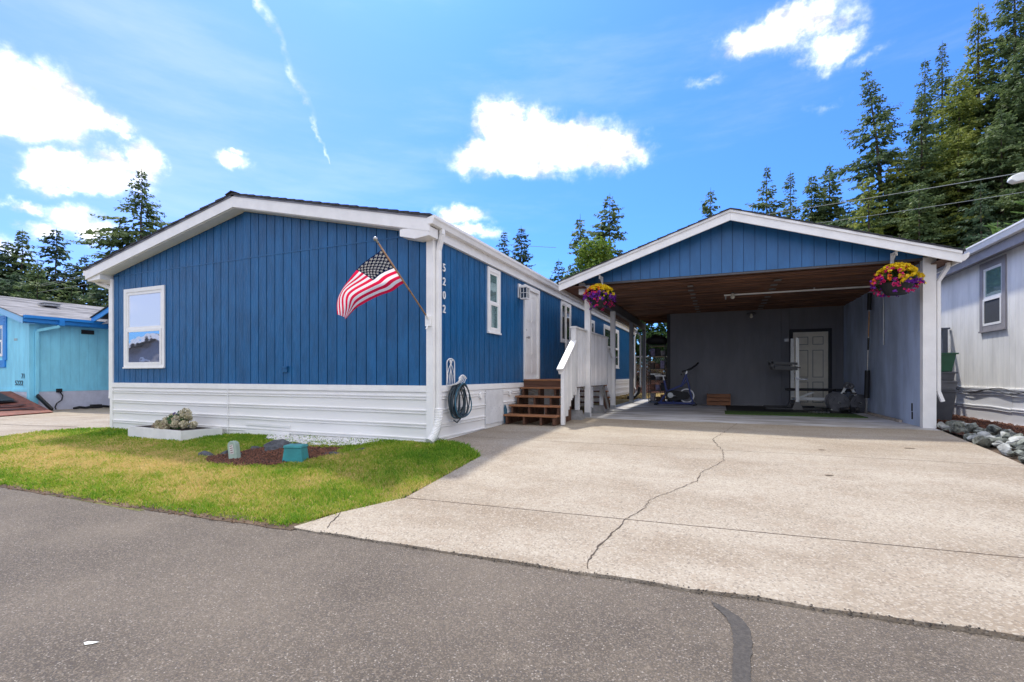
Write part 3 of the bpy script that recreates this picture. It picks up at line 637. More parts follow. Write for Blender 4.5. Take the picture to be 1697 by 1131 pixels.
window(house, F, *W1, trim=.075, glass=(GLASS_BRIGHT, GLASS_REFL), sashw=.06, split=.485)
b = MB(WHITE)                                        # corner boards and belt boards
b.box(X1-.105, X1+.012, YF-.04, YF-.0, .25, 3.42); b.build('corner_board', house)
b = MB(WHITE); b.box(X1-.02, X1+.012, YF+.001, YF+.10, .25, 3.38); b.build('corner_board', house)
b = MB(WHITE); b.box(X0-.012, X0+.085, YF-.03, YF+.1, .1, 3.40); b.build('corner_board', house)
b = MB(WHITE); b.box(X0+.086, X1-.106, YF-.045, YF+.0, 1.052, 1.149); b.build('belt_board', house)
b = MB(WHITE); b.box(X1-.01, X1+.03, YF+.101, YB, 1.052, 1.149); b.build('belt_board', house)
b = MB(WHITE_SK); b.box(X0+.1, X1-.05, YF-.012, YF+.01, .0, 1.05); b.box(X1-.03, X1+.002, YF+.05, YB-.02, .1, 1.05); b.build('skirting_backing', house)
skirting(house, fr_front(YF-.014), X0+.088, -8.46, -.02, 1.045, seed=1); skirting(house, fr_front(YF-.016), -8.47, X1-.108, .02, 1.048, seed=2)
b = MB(WHITE_SK)
for z0, z1, d in ((.24, .31, .010), (.40, .44, .006)): b.prism([(-8.0, z0), (-6.9, z0-.01), (-6.9, z1-.01), (-8.0, z1)], .03, .036+d, F)
b.build('skirting_patch', house)
b = MB(WHITE_SK)
for k in range(9): b.bar((-8.47+.008*math.sin(k*2.1), YF-.038, .24+k*.09), (-8.47+.008*math.sin((k+1)*2.1), YF-.038, .33+k*.09), .016, .01)
b.build('skirting_seam', house)
skirting(house, fr_xpos(X1+.004), YF+.1, 7.99, .12, 1.048, seed=3); skirting(house, fr_xpos(X1+.004), 8.79, 9.9, .12, 1.048, seed=4)
for k in range(5): skirting(house, fr_xpos(X1+.004), 9.91+k*3.0, 12.9+k*3.0, .12, 1.048, seed=5+k)
b = MB(mat('skirting_hatch_paint', (.74, .74, .74), .5, .08, 5, bump=.2)); b.prism([(8.0, .40), (8.78, .40), (8.78, 1.03), (8.0, 1.03)], .012, .03, S)
b.build('access_hatch', house)
b = MB(mat('faded_mark', (.55, .57, .62), .6, .2, 30))
for i, (u, z) in enumerate([(8.1, .66), (8.16, .71), (8.25, .68), (8.33, .72), (8.4, .66), (8.48, .70), (8.56, .67), (8.64, .71), (8.2, .62), (8.45, .61)]): b.prism([(u, z), (u+.045, z+.01), (u+.04, z+.016), (u, z+.007)], .030, .0315, S)
b.build('faded_scuff', house)
b = MB(WHITE); b.tube([(X1+.012, 7.80, .945), (X1+.05, 7.80, .945)], .062, 16); b.build('round_vent_cap', house)
b = MB(WHITE); b.prism([(9.07, .90), (9.15, .90), (9.15, 1.01), (9.07, 1.01)], .03, .055, S); b.prism([(9.075, .955), (9.145, .955), (9.145, .965), (9.075, .965)], .055, .07, S); b.build('outlet_box', house)
# long wall: boards, windows, door
WS = [(8.10, 8.66, 2.10, 3.345, 'hung', (GLASS_TEAL, GLASS_TEAL)), (12.65, 13.60, 2.215, 3.36, 'slide', (GLASS_DARK, GLASS_REFL)), (15.55, 16.5, 2.40, 3.19, 'slide', (GLASS_DARK, GLASS_DARK)), (18.0, 20.9, 1.60, 3.24, 'pair', None)]
OPS = [(w[0]+.05, w[1]-.05, w[2]+.05, w[3]-.05) for w in WS]+[(9.97, 10.87, 1.15, 3.30)]
boards(house, S, YF+.10, YB-.02, 1.15, 3.375, openings=OPS, limit=12.0)
for u0, u1, z0, z1, st, gl in WS:
    if st == 'pair':
        window(house, S, u0, (u0+u1)/2, z0, z1, trim=.11, glass=(GLASS_DARK, GLASS_DARK)); window(house, S, (u0+u1)/2+.003, u1, z0, z1, trim=.11, glass=(GLASS_DARK, GLASS_REFL))
    else: window(house, S, u0, u1, z0, z1, trim=.075 if st == 'hung' else .08, style=st, glass=gl, split=.46)
b = MB(WHITE)
for q in (((9.93, 1.18), (10.02, 1.18), (10.02, 3.33), (9.93, 3.33)), ((10.82, 1.18), (10.91, 1.18), (10.91, 3.33), (10.82, 3.33)), ((10.02, 3.24), (10.82, 3.24), (10.82, 3.33), (10.02, 3.33))): b.prism(q, -.05, .035, S)
b.prism([(10.02, 1.18), (10.82, 1.18), (10.82, 1.235), (10.02, 1.235)], -.05, .05, S)
df = b.build('door_frame', house)
b = MB(WHITE); b.prism([(10.025, 1.236), (10.815, 1.236), (10.815, 3.235), (10.025, 3.235)], -.05, -.015, S)
fd = b.build('front_door', house)
b = MB(WHITE)
for zz, h in ((1.36, .30), (1.78, .62), (2.54, .50), (3.10, .08)):
    for uu in (10.10, 10.46):
        b.prism([(uu, zz), (uu+.27, zz), (uu+.27, zz+h), (uu, zz+h)], -.015, -.008, S); b.prism([(uu+.03, zz+.03), (uu+.24, zz+.03), (uu+.24, zz+h-.03 if h > .1 else zz+.05), (uu+.03, zz+h-.03 if h > .1 else zz+.05)], -.008, -.003, S)
b.build('door_panel', fd)
b = MB(STEEL); b.lathe((X1-.013, 10.10, 2.16), [(.03, 0), (.028, .01), (.012, .02), (.012, .05), (.03, .06), (.03, .085), (.015, .1)], 12, (1, 0, 0)); b.lathe((X1-.013, 10.10, 2.33), [(.028, 0), (.026, .018), (.01, .02)], 12, (1, 0, 0)); b.build('door_handle', fd)
# rakes, soffits, return box, eaves
YK = 6.02
def rake(b, xa, xb, t0, t1, y0, y1):
    P = [(xa, roofz(xa)-t0), (xb, roofz(xb)-t0), (xb, roofz(xb)-t1), (xa, roofz(xa)-t1)]
    b.prism(P, 0, y1-y0, lambda u, n, z: (u, y0+n, z))
b = MB(WHITE); rake(b, RX, X1+.085, .055, .245, YK, YK+.03); b.build('rake_board', house)
b = MB(WHITE); rake(b, -12.70, RX-.002, .055, .245, YK, YK+.03); b.build('rake_board', house)
b = MB(WHITE); rake(b, RX, X1+.06, .235, .257, YK+.031, YF-.023); b.build('soffit', house)
b = MB(WHITE); rake(b, -12.68, RX-.002, .235, .257, YK+.031, YF-.002); b.build('soffit', house)
b = MB(WHITE); b.prism([(-4.42, 3.50), (-4.42, 3.40), (-4.15, 3.335), (-3.905, 3.36), (-3.905, 3.50)], 0, .245, lambda u, n, z: (u, YK+.004+n, z)); b.build('eave_return', house)
b = MB(WHITE); b.prism([(-12.68, 3.55), (-12.68, 3.36), (-12.215, 3.375), (-12.215, 3.55)], 0, YB-YK-.05, lambda u, n, z: (u, YK+.033+n, z)); b.build('eave_soffit', house)
b = MB(WHITE); b.box(X1-.01, X1+.055, YF-.0, YB, 3.375, 3.60); b.build('eave_fascia', house)
b = MB(WHITE); b.prism([(0, 3.615), (.105, 3.64), (.125, 3.64), (.125, 3.60), (.105, 3.575), (.085, 3.52), (.0, 3.52)], 0, YB-YK+.05, lambda u, n, z: (X1+.057+u, YK-.01+n, z)); gut = b.build('gutter', house)
b = MB(WHITE); b.box(-12.82, -12.705, YK+.02, YB, 3.49, 3.60); b.build('gutter', house)
b = MB(DRIP); rake(b, RX+.04, X1+.06, .028, .056, YK-.012, YK+.05); rake(b, -12.70, RX-.04, .028, .056, YK-.012, YK+.05); b.build('drip_edge', house)
# shingled roof: stepped courses at the rake so the edge shows them
def shingles(side):
    b = MB(SHINGLE); xa, xb = (RX, X1+.11) if side > 0 else (-12.74, RX); n = 22
    for i in range(n):
        p, q = xa+(xb-xa)*i/n, xa+(xb-xa)*(i+1)/n
        up = .012 if True else 0
        zp, zq = roofz(p), roofz(q)
        hi, lo = (zp, zq) if side > 0 else (zq, zp)
        if side > 0: P = [(p, zp-.03), (q, zq-.03), (q, zq+up), (p, zp)]
        else: P = [(p, zp-.03), (q, zq-.03), (q, zq), (p, zp+up)]
        b.prism(P, 0, YB-YK+.1, lambda u, n_, z: (u, YK-.03+.012*(i % 2)+n_, z))
    return b.build('roof', house)
shingles(1); shingles(-1)
b = MB(SHINGLE)
for k in range(60): y = YK-.04+k*.32; b.prism([(RX-.15, roofz(RX-.15)+.006), (RX, roofz(RX)+.016+.008), (RX+.15, roofz(RX+.15)+.006), (RX+.15, roofz(RX+.15)+.02), (RX, roofz(RX)+.04), (RX-.15, roofz(RX-.15)+.02)], 0, .318, lambda u, n_, z: (u, y+n_, z))
b.build('ridge_cap', house)
# downspouts
def downspout(path, parent, m=WHITE, w=.075, d=.055, name='downspout'):
    b = MB(m)
    for a, c in zip(path[:-1], path[1:]): b.bar(a, c, w, d, up=(1, 0, .01))
    return b.build(name, parent, bevel=.006)
downspout([(X1+.115, 6.33, 3.53), (X1+.115, 6.33, 3.44), (X1+.045, 6.345, 3.22), (X1+.045, 6.345, .74)], house, w=.085)
b = MB(WHITE); path = [(X1+.045, 6.345, .80), (X1+.05, 6.33, .66), (X1+.05, 6.28, .52), (X1+.045, 6.20, .40), (X1+.03, 6.10, .31)]
fine = []; rad = []
for i in range(len(path)-1):
    for k in range(12): f = k/12; fine.append(tuple(Vector(path[i]).lerp(Vector(path[i+1]), f))); rad.append(.070 if k % 2 else .060)
b.tube(fine, rad, 12); b.build('flexible_drain_pipe', house, smooth=False)
downspout([(X1+.115, 24.85, 3.53), (X1+.115, 24.85, 3.46), (X1+.05, 24.87, 3.2), (X1+.05, 24.87, .75), (X1+.12, 24.8, .62)], house)
downspout([(-12.76, 6.16, 3.49), (-12.6, 6.22, 3.34), (X0-.06, 6.29, 3.22), (X0-.06, 6.29, .95), (X0-.03, 6.27, .80)], house, w=.07)
# porch lamp beside the door
lamp = thing('wall_lantern', 'white box lantern on the blue wall beside the white entrance door', 'lamp', (X1, 9.66, 3.05))
b = MB(WHITE); b.prism([(9.60, 2.98), (9.73, 2.98), (9.73, 3.28), (9.60, 3.28)], .0, .03, S); b.bar((X1+.03, 9.665, 3.24), (X1+.14, 9.665, 3.24), .03, .03); b.build('wall_plate', lamp)
b = MB(WHITE); b.box(X1+.05, X1+.23, 9.575, 9.755, 3.185, 3.21); b.box(X1+.06, X1+.22, 9.585, 9.745, 2.945, 2.965)
for dx in (.062, .208):
    for dy in (9.585, 9.731): b.box(X1+dx, X1+dx+.012, dy, dy+.014, 2.965, 3.185)
b.box(X1+.135, X1+.143, 9.585, 9.59, 2.965, 3.185); b.box(X1+.062, X1+.22, 9.586, 9.591, 3.07, 3.078); b.box(X1+.216, X1+.221, 9.585, 9.745, 3.07, 3.078); b.box(X1+.216, X1+.221, 9.66, 9.668, 2.965, 3.185); b.build('frame', lamp)
b = MB(GLASS_DARK); b.box(X1+.07, X1+.21, 9.595, 9.735, 2.967, 3.183); b.build('glass', lamp)
# house number
def text_mesh(name, txt, size, m, parent, loc, rot, ext=.006, spacing=1.0):
    c = bpy.data.curves.new(name, 'FONT'); c.body = txt; c.size = size; c.extrude = ext; c.align_x = 'CENTER'; c.align_y = 'CENTER'; c.space_character = spacing; c.resolution_u = 4; c.offset = .0015
    tmp = bpy.data.objects.new(name, c); COL.objects.link(tmp); dg = bpy.context.evaluated_depsgraph_get()
    me = bpy.data.meshes.new_from_object(tmp.evaluated_get(dg)); bpy.data.objects.remove(tmp); me.materials.clear(); me.materials.append(m)
    rm = Matrix.Translation(Vector(loc)-(ORG[parent.name] if parent is not None else Vector((0,0,0)))) @ rot.to_4x4(); me.transform(rm)
    return link(name, me, parent)
RX_ = Matrix.Rotation(R(90), 3, 'Z') @ Matrix.Rotation(R(90), 3, 'X')      # text facing +X
RF = Matrix.Rotation(R(90), 3, 'X')                                          # text facing -Y
for ch, z in zip('5202', (2.987, 2.77, 2.555, 2.34)):
    text_mesh('number_digit', ch, .175, WHITE, house, (X1+.014, 6.55, z), RX_, .008)

# ================================================================== ENTRY STEPS AND LANDING
st = thing('entry_steps', 'brown stained steps and landing with white baluster railing at the front door', 'steps', (-3.4, 9.8, .36))
XA, XB = -3.94, -2.84
for k, (y, z) in enumerate([(8.76, .535), (9.04, .708), (9.35, .882), (9.64, 1.056)]):
    b = MB(STAIN); b.box(XA, XB, y, y+.29, z-.036, z); b.build('tread', st, bevel=.006)
for x in (XA+.05, XA+.42, XA+.77, XB-.07):
    b = MB(STAIND)
    for k, (y, z) in enumerate([(8.80, .535), (9.08, .708), (9.39, .882), (9.68, 1.056)]): b.box(x-.02, x+.02, y, y+.26, .345, z-.037)
    b.build('stringer', st)
b = MB(STAIND); b.box(XA, XB, 9.86, 9.90, 1.055, 1.185); b.build('riser_board', st)
for k in range(22):
    y = 9.84+k*.143; b = MB(STAIN); b.box(XA, XB+.02, y, y+.137, 1.187, 1.222); b.build('deck_board', st)
b = MB(STAIND)
for y in (9.95, 10.9, 11.9, 12.9): b.box(XA, XB, y, y+.04, 1.05, 1.186)
b.box(XB-.02, XB+.02, 9.91, 12.98, 1.04, 1.186)
b.build('joist', st)
for k, (y, z) in enumerate([(13.0, 1.056), (13.29, .882), (13.58, .708), (13.87, .535)]):
    b = MB(STAIN); b.box(XA, XB, y, y+.29, z-.036, z); b.build('tread', st)
b = MB(STAIND)
for x in (XA+.06, XB-.08):
    for k, (y, z) in enumerate([(13.0, 1.056), (13.29, .882), (13.58, .708), (13.87, .535)]): b.box(x-.02, x+.02, y+.01, y+.26, .35, z-.037)
b.build('stringer', st)
for y in (10.35, 11.6, 12.75):
    b = MB(WHITE_DIRTY); b.box(XB-.09, XB+.0, y, y+.09, .52, 1.039); b.build('landing_post', st)
for x, y in ((XB-.04, 10.2), (XB+.02, 12.1)):
    b = MB(CONCGREY); c = [(-.2, .14), (.2, .14)]
    b.add([(x+sx*w, y+sy*w, z) for z, w in ((.352, .19), (.55, .12)) for sx, sy in ((-1, -1), (1, -1), (1, 1), (-1, 1))], [(0, 1, 2, 3)[::-1], (4, 5, 6, 7), (0, 1, 5, 4), (1, 2, 6, 5), (2, 3, 7, 6), (3, 0, 4, 7)])
    b.build('pier_block', st)
b = MB(mat('old_grey_board', (.30, .29, .27), .8, .2, 8)); b.bar((XB+.05, 12.55, 1.0), (XB+.12, 12.95, .37), .12, .025, up=(1, 0, 0)); b.build('prop_board', st)
# railing on the +X side
XR = -2.79
b = MB(WHITE_DIRTY); b.box(XR-.065, XR+.035, 9.80, 9.90, .9, 2.30); b.build('rail_post', st)
b = MB(WHITE_DIRTY); b.box(XR-.075, XR+.05, 9.78, 13.02, 2.301, 2.335); b.build('top_rail', st)
b = MB(WHITE_DIRTY); b.bar((XR-.01, 8.86, 1.42), (XR-.01, 9.80, 2.02), .13, .034); b.build('hand_rail', st)
b = MB(WHITE_DIRTY); b.bar((XR-.035, 8.90, 1.36), (XR-.035, 9.80, 1.935), .035, .075); b.build('sub_rail', st)
b = MB(WHITE_DIRTY); b.box(XR-.05, XR-.012, 9.90, 13.0, 2.22, 2.30); b.box(XR-.05, XR-.012, 9.90, 13.0, 1.12, 1.21); b.build('sub_rail', st)
def baluster(y, z0, z1, w=.046):
    b = MB(WHITE_DIRTY); b.box(XR-.012, XR+.024, y-w/2, y+w/2, z0, z1); b.build('baluster', st)
b = MB(WHITE_DIRTY); b.box(XR-.015, XR+.05, 8.93, 9.02, .35, 1.43); b.build('rail_post', st)
for i in range(8):
    y = 9.09+i*.094; zt = 1.40+(y-8.90)*.638; baluster(y, [.38, .50, .50, .62, .68, .80, .84, .96][i], zt-.02)
for i in range(23): y = 9.99+i*.131; baluster(y, 1.06, 2.30)
b = MB(WHITE_DIRTY); b.box(XR-.06, XR+.03, 12.93, 13.02, 1.06, 2.30); b.build('rail_post', st)
b = MB(WHITE_DIRTY); b.bar((XR, 13.02, 2.07), (XR, 13.92, 1.62), .09, .034); b.build('hand_rail', st)
for i in range(7): y = 13.10+i*.115; baluster(y, .98-i*.09, 2.03-(y-13.02)*.5)
b = MB(WHITE_DIRTY); b.box(XR-.03, XR+.04, 13.84, 13.93, .36, 1.66); b.build('rail_post', st)
b = MB(WHITE_DIRTY); b.box(XA-.0, XA+.06, 12.93, 13.0, 1.22, 2.3); b.build('rail_post', st)

# ================================================================== THE CARPORT
cp = thing('carport', 'double carport with blue gable, white rake boards and grey inner walls over a concrete slab', 'carport', (.3, 13.5, .36))
CX, CZP, CS = .2, 4.575, .332
def cz(x): return CZP-abs(x-CX)*CS
CY0, CY1, XL, XRW = 10.42, 19.9, -2.75, 3.45
FC = fr_front(10.80); ZC = 3.372
b = MB(WHITE)
for s_, xe in ((-1, -3.32), (1, 3.74)):
    b = MB(WHITE); b.prism([(CX+.001*s_, CZP-.03), (xe, cz(xe)-.03), (xe, cz(xe)-.20), (CX+.001*s_, CZP-.215)], 0, .035, lambda u, n, z: (u, CY0+n, z)); b.build('rake_board', cp)
    b = MB(WHITE_DIRTY); b.prism([(CX, CZP-.008), (xe, cz(xe)-.008), (xe, cz(xe)-.055), (CX, CZP-.056)], 0, .022, lambda u, n, z: (u, CY0-.023+n, z)); b.build('rake_trim', cp)
for s_, xe in ((-1, -3.36), (1, 3.78)):
    b = MB(SHINGLE); n = 18
    for i in range(n):
        p, q = CX+(xe-CX)*i/n, CX+(xe-CX)*(i+1)/n
        b.prism([(p, cz(p)-.006), (q, cz(q)-.006), (q, cz(q)+.026), (p, cz(p)+.014)], 0, CY1-CY0+.1, lambda u, n_, z: (u, CY0-.04+.01*(i % 2)+n_, z))
    b.build('roof', cp)
    b = MB(DECKB); b.prism([(CX, CZP-.03), (xe, cz(xe)-.03), (xe, cz(xe)-.007), (CX, CZP-.007)], 0, CY1-CY0-.1, lambda u, n_, z: (u, CY0+.04+n_, z)); b.build('roof_sheathing', cp)
for s_, xe in ((-1, -3.32), (1, 3.74)):
    b = MB(WHITE_DIRTY); b.box(min(xe, xe-.03*s_), max(xe, xe-.03*s_), CY0+.036, CY1, cz(xe)-.19, cz(xe)-.031); b.build('eave_fascia', cp)
    b = MB(DECKB); x_in = XL if s_ < 0 else XRW; b.box(min(xe-.04*s_, x_in), max(xe-.04*s_, x_in), CY0+.04, CY1, cz(xe)-.13, cz(xe)-.115); b.build('eave_soffit', cp)
# gable siding
boards(cp, FC, -2.93, 3.40, ZC+.03, lambda u: cz(u)-.07, breaks=(CX,), gap=.009, pitch=.2032, start=.13, m=mat('gable_blue_paint', (.022, .135, .34), .45, .09, 6, bump=.4, bscale=30, stretch=(1, 1, .25)))
b = MB(BLUE_IN); b.prism([(-2.93, ZC+.03), (3.40, ZC+.03), (3.40, cz(3.40)-.08), (CX, CZP-.08), (-2.93, cz(-2.93)-.08)], -.04, -.0125, FC); b.build('gable_backing', cp)
b = MB(BEAMGREY); b.box(XL-.05, XRW-.1, 10.815, 10.86, ZC-.01, ZC+.18); b.build('header_beam', cp)
# trusses
PLATEG = mat('dull_gusset_metal', (.20, .19, .18), .6, .3, 14)
for k in range(16):
    y = 10.95+k*.585
    b = MB(WOODB); b.box(XL+.05, XRW-.05, y, y+.04, ZC+.0, ZC+.105)
    for s_, xe in ((-1, -2.7), (1, 3.4)): b.prism([(CX, CZP-.14), (xe, cz(xe)-.14), (xe, cz(xe)-.032), (CX, CZP-.032)], 0, .038, lambda u, n_, z: (u, y+n_, z))
    for xb, xt, zt in ((CX-1.0, CX-.05, CZP-.15), (CX+1.0, CX+.05, CZP-.15), (CX-1.0, CX-1.7, cz(-1.5)-.14), (CX+1.0, CX+1.7, cz(1.9)-.14)): b.bar((xb, y+.02, ZC+.1), (xt, y+.02, zt), .038, .08)
    b.build('truss', cp)
    if k % 2 == 0 and k: 
        for x, w in ((-.62, .09), (1.12, .1)): b = MB(GALV); b.box(x-w, x+w, y-.003, y-.0005, ZC+.004, ZC+.10); b.box(x-w, x+w, y-.002, y+.042, ZC-.004, ZC-.001); b.build('truss_plate', cp)
    if 0 < k < 10:
        for x, w in ((-.62, .06), (1.12, .07)): b = MB(PLATEG); b.box(x-w+.02*(k % 2), x+w+.02*(k % 2), y-.02, y+.20, ZC-.052, ZC-.0485); b.build('gusset_plate', cp)
# soffit planks nailed under the chords (weathered boards)
r = random.Random(4)
for k in range(52):
    y = 10.99+k*.122
    if y+.105 > 16.84: break
    dz = r.uniform(0, .022)
    b = MB(WOODB if k % 3 else DECKB); b.box(XL+.08, XRW-.11, y, y+.094, ZC-.022-dz, ZC-.006-dz); b.build('ceiling_board', cp)
# beam and posts on the open side
b = MB(BEAMGREY); b.box(XL-.06, XL+.05, 10.87, 19.85, ZC-.26, ZC-.03); b.build('side_beam', cp)
for i, y in enumerate((10.80, 13.62, 16.72, 19.75)):
    b = MB(WHITE_DIRTY if i < 2 else POSTGREY); w = .065
    b.box(XL-w+.005, XL+w, y-w, y+w, .36, ZC-.27 if i else ZC-.03); b.build('post', cp)
    b = MB(GALV); b.box(XL-w-.0, XL+w+.006, y-w-.006, y-w-.001, .37, .47); b.lathe((XL+w+.008, y, .45), [(.013, 0), (.013, .012)], 6, (1, 0, 0)); b.lathe((XL+w+.008, y, .58), [(.013, 0), (.013, .012)], 6, (1, 0, 0)); b.build('post_bracket', cp)
b = MB(WHITE); b.box(XL-.19, XL-.07, 10.72, 10.86, ZC-.22, ZC+.04); b.build('beam_end', cp)
# right-hand wall: big panels with seams; front post
for i in range(5):
    y0 = 10.95+i*1.215; y1 = min(y0+1.207, 16.86); b = MB(WALLBLUE)
    b.box(XRW-.10, XRW-.02, y0, y1, .44, ZC-.0); b.build('wall_panel', cp)
b = MB(WALLBLUE); b.box(XRW-.09, XRW-.03, 10.95, 19.85, .36, ZC+.05); b.build('wall', cp)
b = MB(WHITE); b.box(XRW-.115, XRW+.075, 10.80, 10.94, .365, ZC+.06); b.build('corner_post', cp)
b = MB(mat('sill_board', (.42, .36, .30), .7, .2, 9)); b.box(XRW-.16, XRW-.105, 11.9, 16.6, .362, .42); b.build('sill_board', cp)
b = MB(mat('rot_hole', (.012, .01, .01), .95)); b.box(XRW-.105, XRW-.1015, 11.33, 11.40, .48, .62); b.box(XRW-.105, XRW-.1015, 11.34, 11.41, .63, .78); b.build('crack', cp)
b = MB(WALLBLUE); b.box(XRW-.112, XRW-.1005, 11.0, 11.95, 2.12, 2.14); b.build('wall_batten', cp)
for z in (.36,): pass
# back wall
FB = fr_front(16.86); D0, D1, DT = 2.055, 2.965, 2.615
boards(cp, FB, -1.50, XRW-.12, .365, ZC+.06, openings=[(D0-.02, D1+.02, .36, DT+.02)], gap=.008, m=WALLGREY)
b = MB(WALLGREY); b.box(-1.5, XRW-.1, 16.873, 16.95, .36, ZC+.3); b.box(-1.55, -1.50, 16.96, 19.8, .36, ZC+.3); b.build('wall', cp)
b = MB(mat('near_black_trim', (.018, .02, .026), .6)); b.box(-1.60, -1.501, 16.82, 16.95, .36, ZC-.0); b.build('corner_trim', cp)
b = MB(bpy.data.materials['near_black_trim'])
b.box(D0-.09, D0, 16.825, 16.86, .37, DT+.09); b.box(D1, D1+.09, 16.825, 16.86, .37, DT+.09); b.box(D0, D1, 16.825, 16.86, DT, DT+.09); b.build('door_frame', cp)
b = MB(DOORBEIGE); b.box(D0+.002, D1-.002, 16.85, 16.872, .38, DT-.002); dr = b.build('shed_door', cp)
for zz, h in ((.55, .45), (1.15, .72), (2.02, .42)):
    pass
b = MB(mat('beige_panel_groove', (.25, .24, .20), .6))
b2 = MB(DOORBEIGE)
for zz, h in ((.50, .62), (1.25, .82), (2.23, .24)):
    for uu in (D0+.12, D0+.51):
        w = .28; b.box(uu, uu+w, 16.8465, 16.8495, zz, zz+h); b2.box(uu+.018, uu+w-.018, 16.842, 16.8464, zz+.018, zz+h-.018)
b.build('panel_groove', dr); b2.build('door_panel', dr)
b = MB(STEEL); b.lathe((D0+.07, 16.85, 1.37), [(.03, 0), (.012, .02), (.012, .05), (.03, .06), (.02, .09)], 12, (0, -1, 0)); b.build('door_handle', dr)
downspout([(3.67, 10.74, 3.34), (3.67, 10.76, 3.20), (3.575, 10.87, 2.98), (3.575, 10.87, 1.02), (3.63, 10.85, .84)], cp, w=.07)
b = MB(WHITE); b.prism([(3.745, 3.33), (3.84, 3.37), (3.86, 3.37), (3.85, 3.30), (3.80, 3.24), (3.745, 3.24)], 0, 9.2, lambda u, n, z: (u, CY0+.05+n, z)); b.build('gutter', cp)
downspout([(XL-.43, 19.6, 3.30), (XL-.38, 19.66, 3.14), (XL-.13, 19.7, 2.9), (XL-.13, 19.7, .85), (XL-.35, 19.5, .5)], cp, w=.07)
b = MB(BLACK); b.tube([(XL-.16, 19.62, .85), (XL-.2, 19.6, .62), (XL-.35, 19.55, .46), (XL-.62, 19.5, .42)], .06, 10); b.build('drain_pipe', cp)

# ceiling tube, lamps
b = MB(OFFWHITE)
tb = thing('ceiling_tube', 'long thin white tube fixed under the brown boards of the carport ceiling', 'tube', (1.6, 13, 3.28))
b = MB(OFFWHITE); b.box(.11, 3.30, 12.985, 13.02, 3.262, 3.295); b.build('tube_body', tb)
b = MB(GALV); b.box(.13, .16, 12.98, 13.03, 3.18, 3.262); b.box(2.0, 2.03, 12.99, 13.02, 3.296, 3.34); b.build('bracket', tb)
def bulb_lamp(x, y, z, label, r=.10):
    t = thing('ceiling_lamp', label, 'lamp', (x, y, z), 'bare bulb lamps in the carport')
    b = MB(BEAMGREY); b.lathe((x, y, z), [(r*.5, 0), (r, -.012), (r*1.35, -.035), (r*1.35, -.042)], 18); b.build('lamp_base', t)
    b = MB(mat('lamp_glass', (.72, .70, .60), .25)); b.lathe((x, y, z-.043), [(.03, 0), (.034, -.03), (.05, -.07), (.045, -.105), (.02, -.125), (.002, -.128)], 14); b.build('bulb', t)
bulb_lamp(.90, 16.45, 3.23, 'bare bulb on a dark round base near the grey back wall'); 
bulb_lamp(.30, 12.9, 3.335, 'bare bulb hanging at the end of the white ceiling tube', .03)

# ================================================================== FLAG
fl = thing('flag', 'american flag on a short pole fixed to the white corner board of the blue house', 'flag', (-4.04, 6.22, 2.15))
P0, P1 = Vector((-4.04, 6.23, 2.15)), Vector((-4.085, 5.09, 3.04))
b = MB(BRASS); b.tube([P0, P1], .012, 8); b.build('pole', fl, smooth=True)
b = MB(STEEL); d = (P1-P0).normalized(); b.lathe(P1-d*.02, [(.014, 0), (.017, .02), (.012, .035), (.026, .05), (.03, .07), (.022, .09), (.004, .1)], 12, tuple(d)); b.build('finial', fl, smooth=True)
b = MB(WHITE); b.box(-4.09, -3.995, 6.205, 6.229, 2.05, 2.2); b.tube([P0-d*.04, P0+d*.09], .02, 10); b.bar((-4.04, 6.2, 2.06), (-4.04, 6.16, 2.0), .02, .015); b.build('bracket', fl)
TP = [(-4.082, 5.19, 2.971), (-4.571, 5.22, 2.741), (-4.75, 5.22, 2.607), (-4.858, 5.28, 2.457), (-4.931, 5.3, 2.159)]
BP = [(-4.062, 5.64, 2.600), (-4.389, 5.58, 2.455), (-4.648, 5.52, 2.325), (-4.781, 5.46, 2.247), (-4.892, 5.4, 2.108)]
SS = [0, .42, .6, .76, 1]
def curve(Pt, s):
    for i in range(len(SS)-1):
        if s <= SS[i+1] or i == len(SS)-2:
            f = (s-SS[i])/(SS[i+1]-SS[i]); a, c = Vector(Pt[i]), Vector(Pt[i+1])
            p0 = Vector(Pt[i-1]) if i else a*2-c; p3 = Vector(Pt[i+2]) if i < len(Pt)-2 else c*2-a
            return .5*((2*a)+(-p0+c)*f+(2*p0-5*a+4*c-p3)*f*f+(-p0+3*a-3*c+p3)*f**3)
def flagp(s, t):                                     # t=0 at the pole tip side
    a, c = curve(TP, s), curve(BP, s); p = a.lerp(c, t)
    p.y += -.035*math.sin(s*9+t*2.5)*min(1, s*3)+.02*math.sin(t*7+s*4)*min(1, s*3); p.z += .025*math.sin(t*3.14)*math.sin(s*3.14)*1.5
    p.x += .018*math.sin(s*13+t*5)*min(1, s*3)
    return p
def cloth_mat(name, col):
    return leafy(name, [(0, col), (1, col)], rough=.8, trans=.5)
RED = cloth_mat('flag_red', (.78, .012, .07)); FW = cloth_mat('flag_white', (.92, .84, .86)); NAVY = cloth_mat('flag_navy', (.006, .014, .05))
b = MB(RED, FW, NAVY); nx = 60; rows = 13*3
idx = {}
for i in range(nx+1):
    for j in range(rows+1): idx[i, j] = len(b.v); b.v.append(tuple(flagp(i/nx, j/rows)))
for i in range(nx):
    for j in range(rows):
        k = j//3; m = 2 if (i/nx < .4 and k < 7) else (0 if k % 2 == 0 else 1)
        b.f.append((idx[i, j], idx[i+1, j], idx[i+1, j+1], idx[i, j+1])); b.mi.append(m)
cl = b.build('cloth', fl, smooth=True)
b = MB(mat('star_white', (.9, .9, .9), .7))
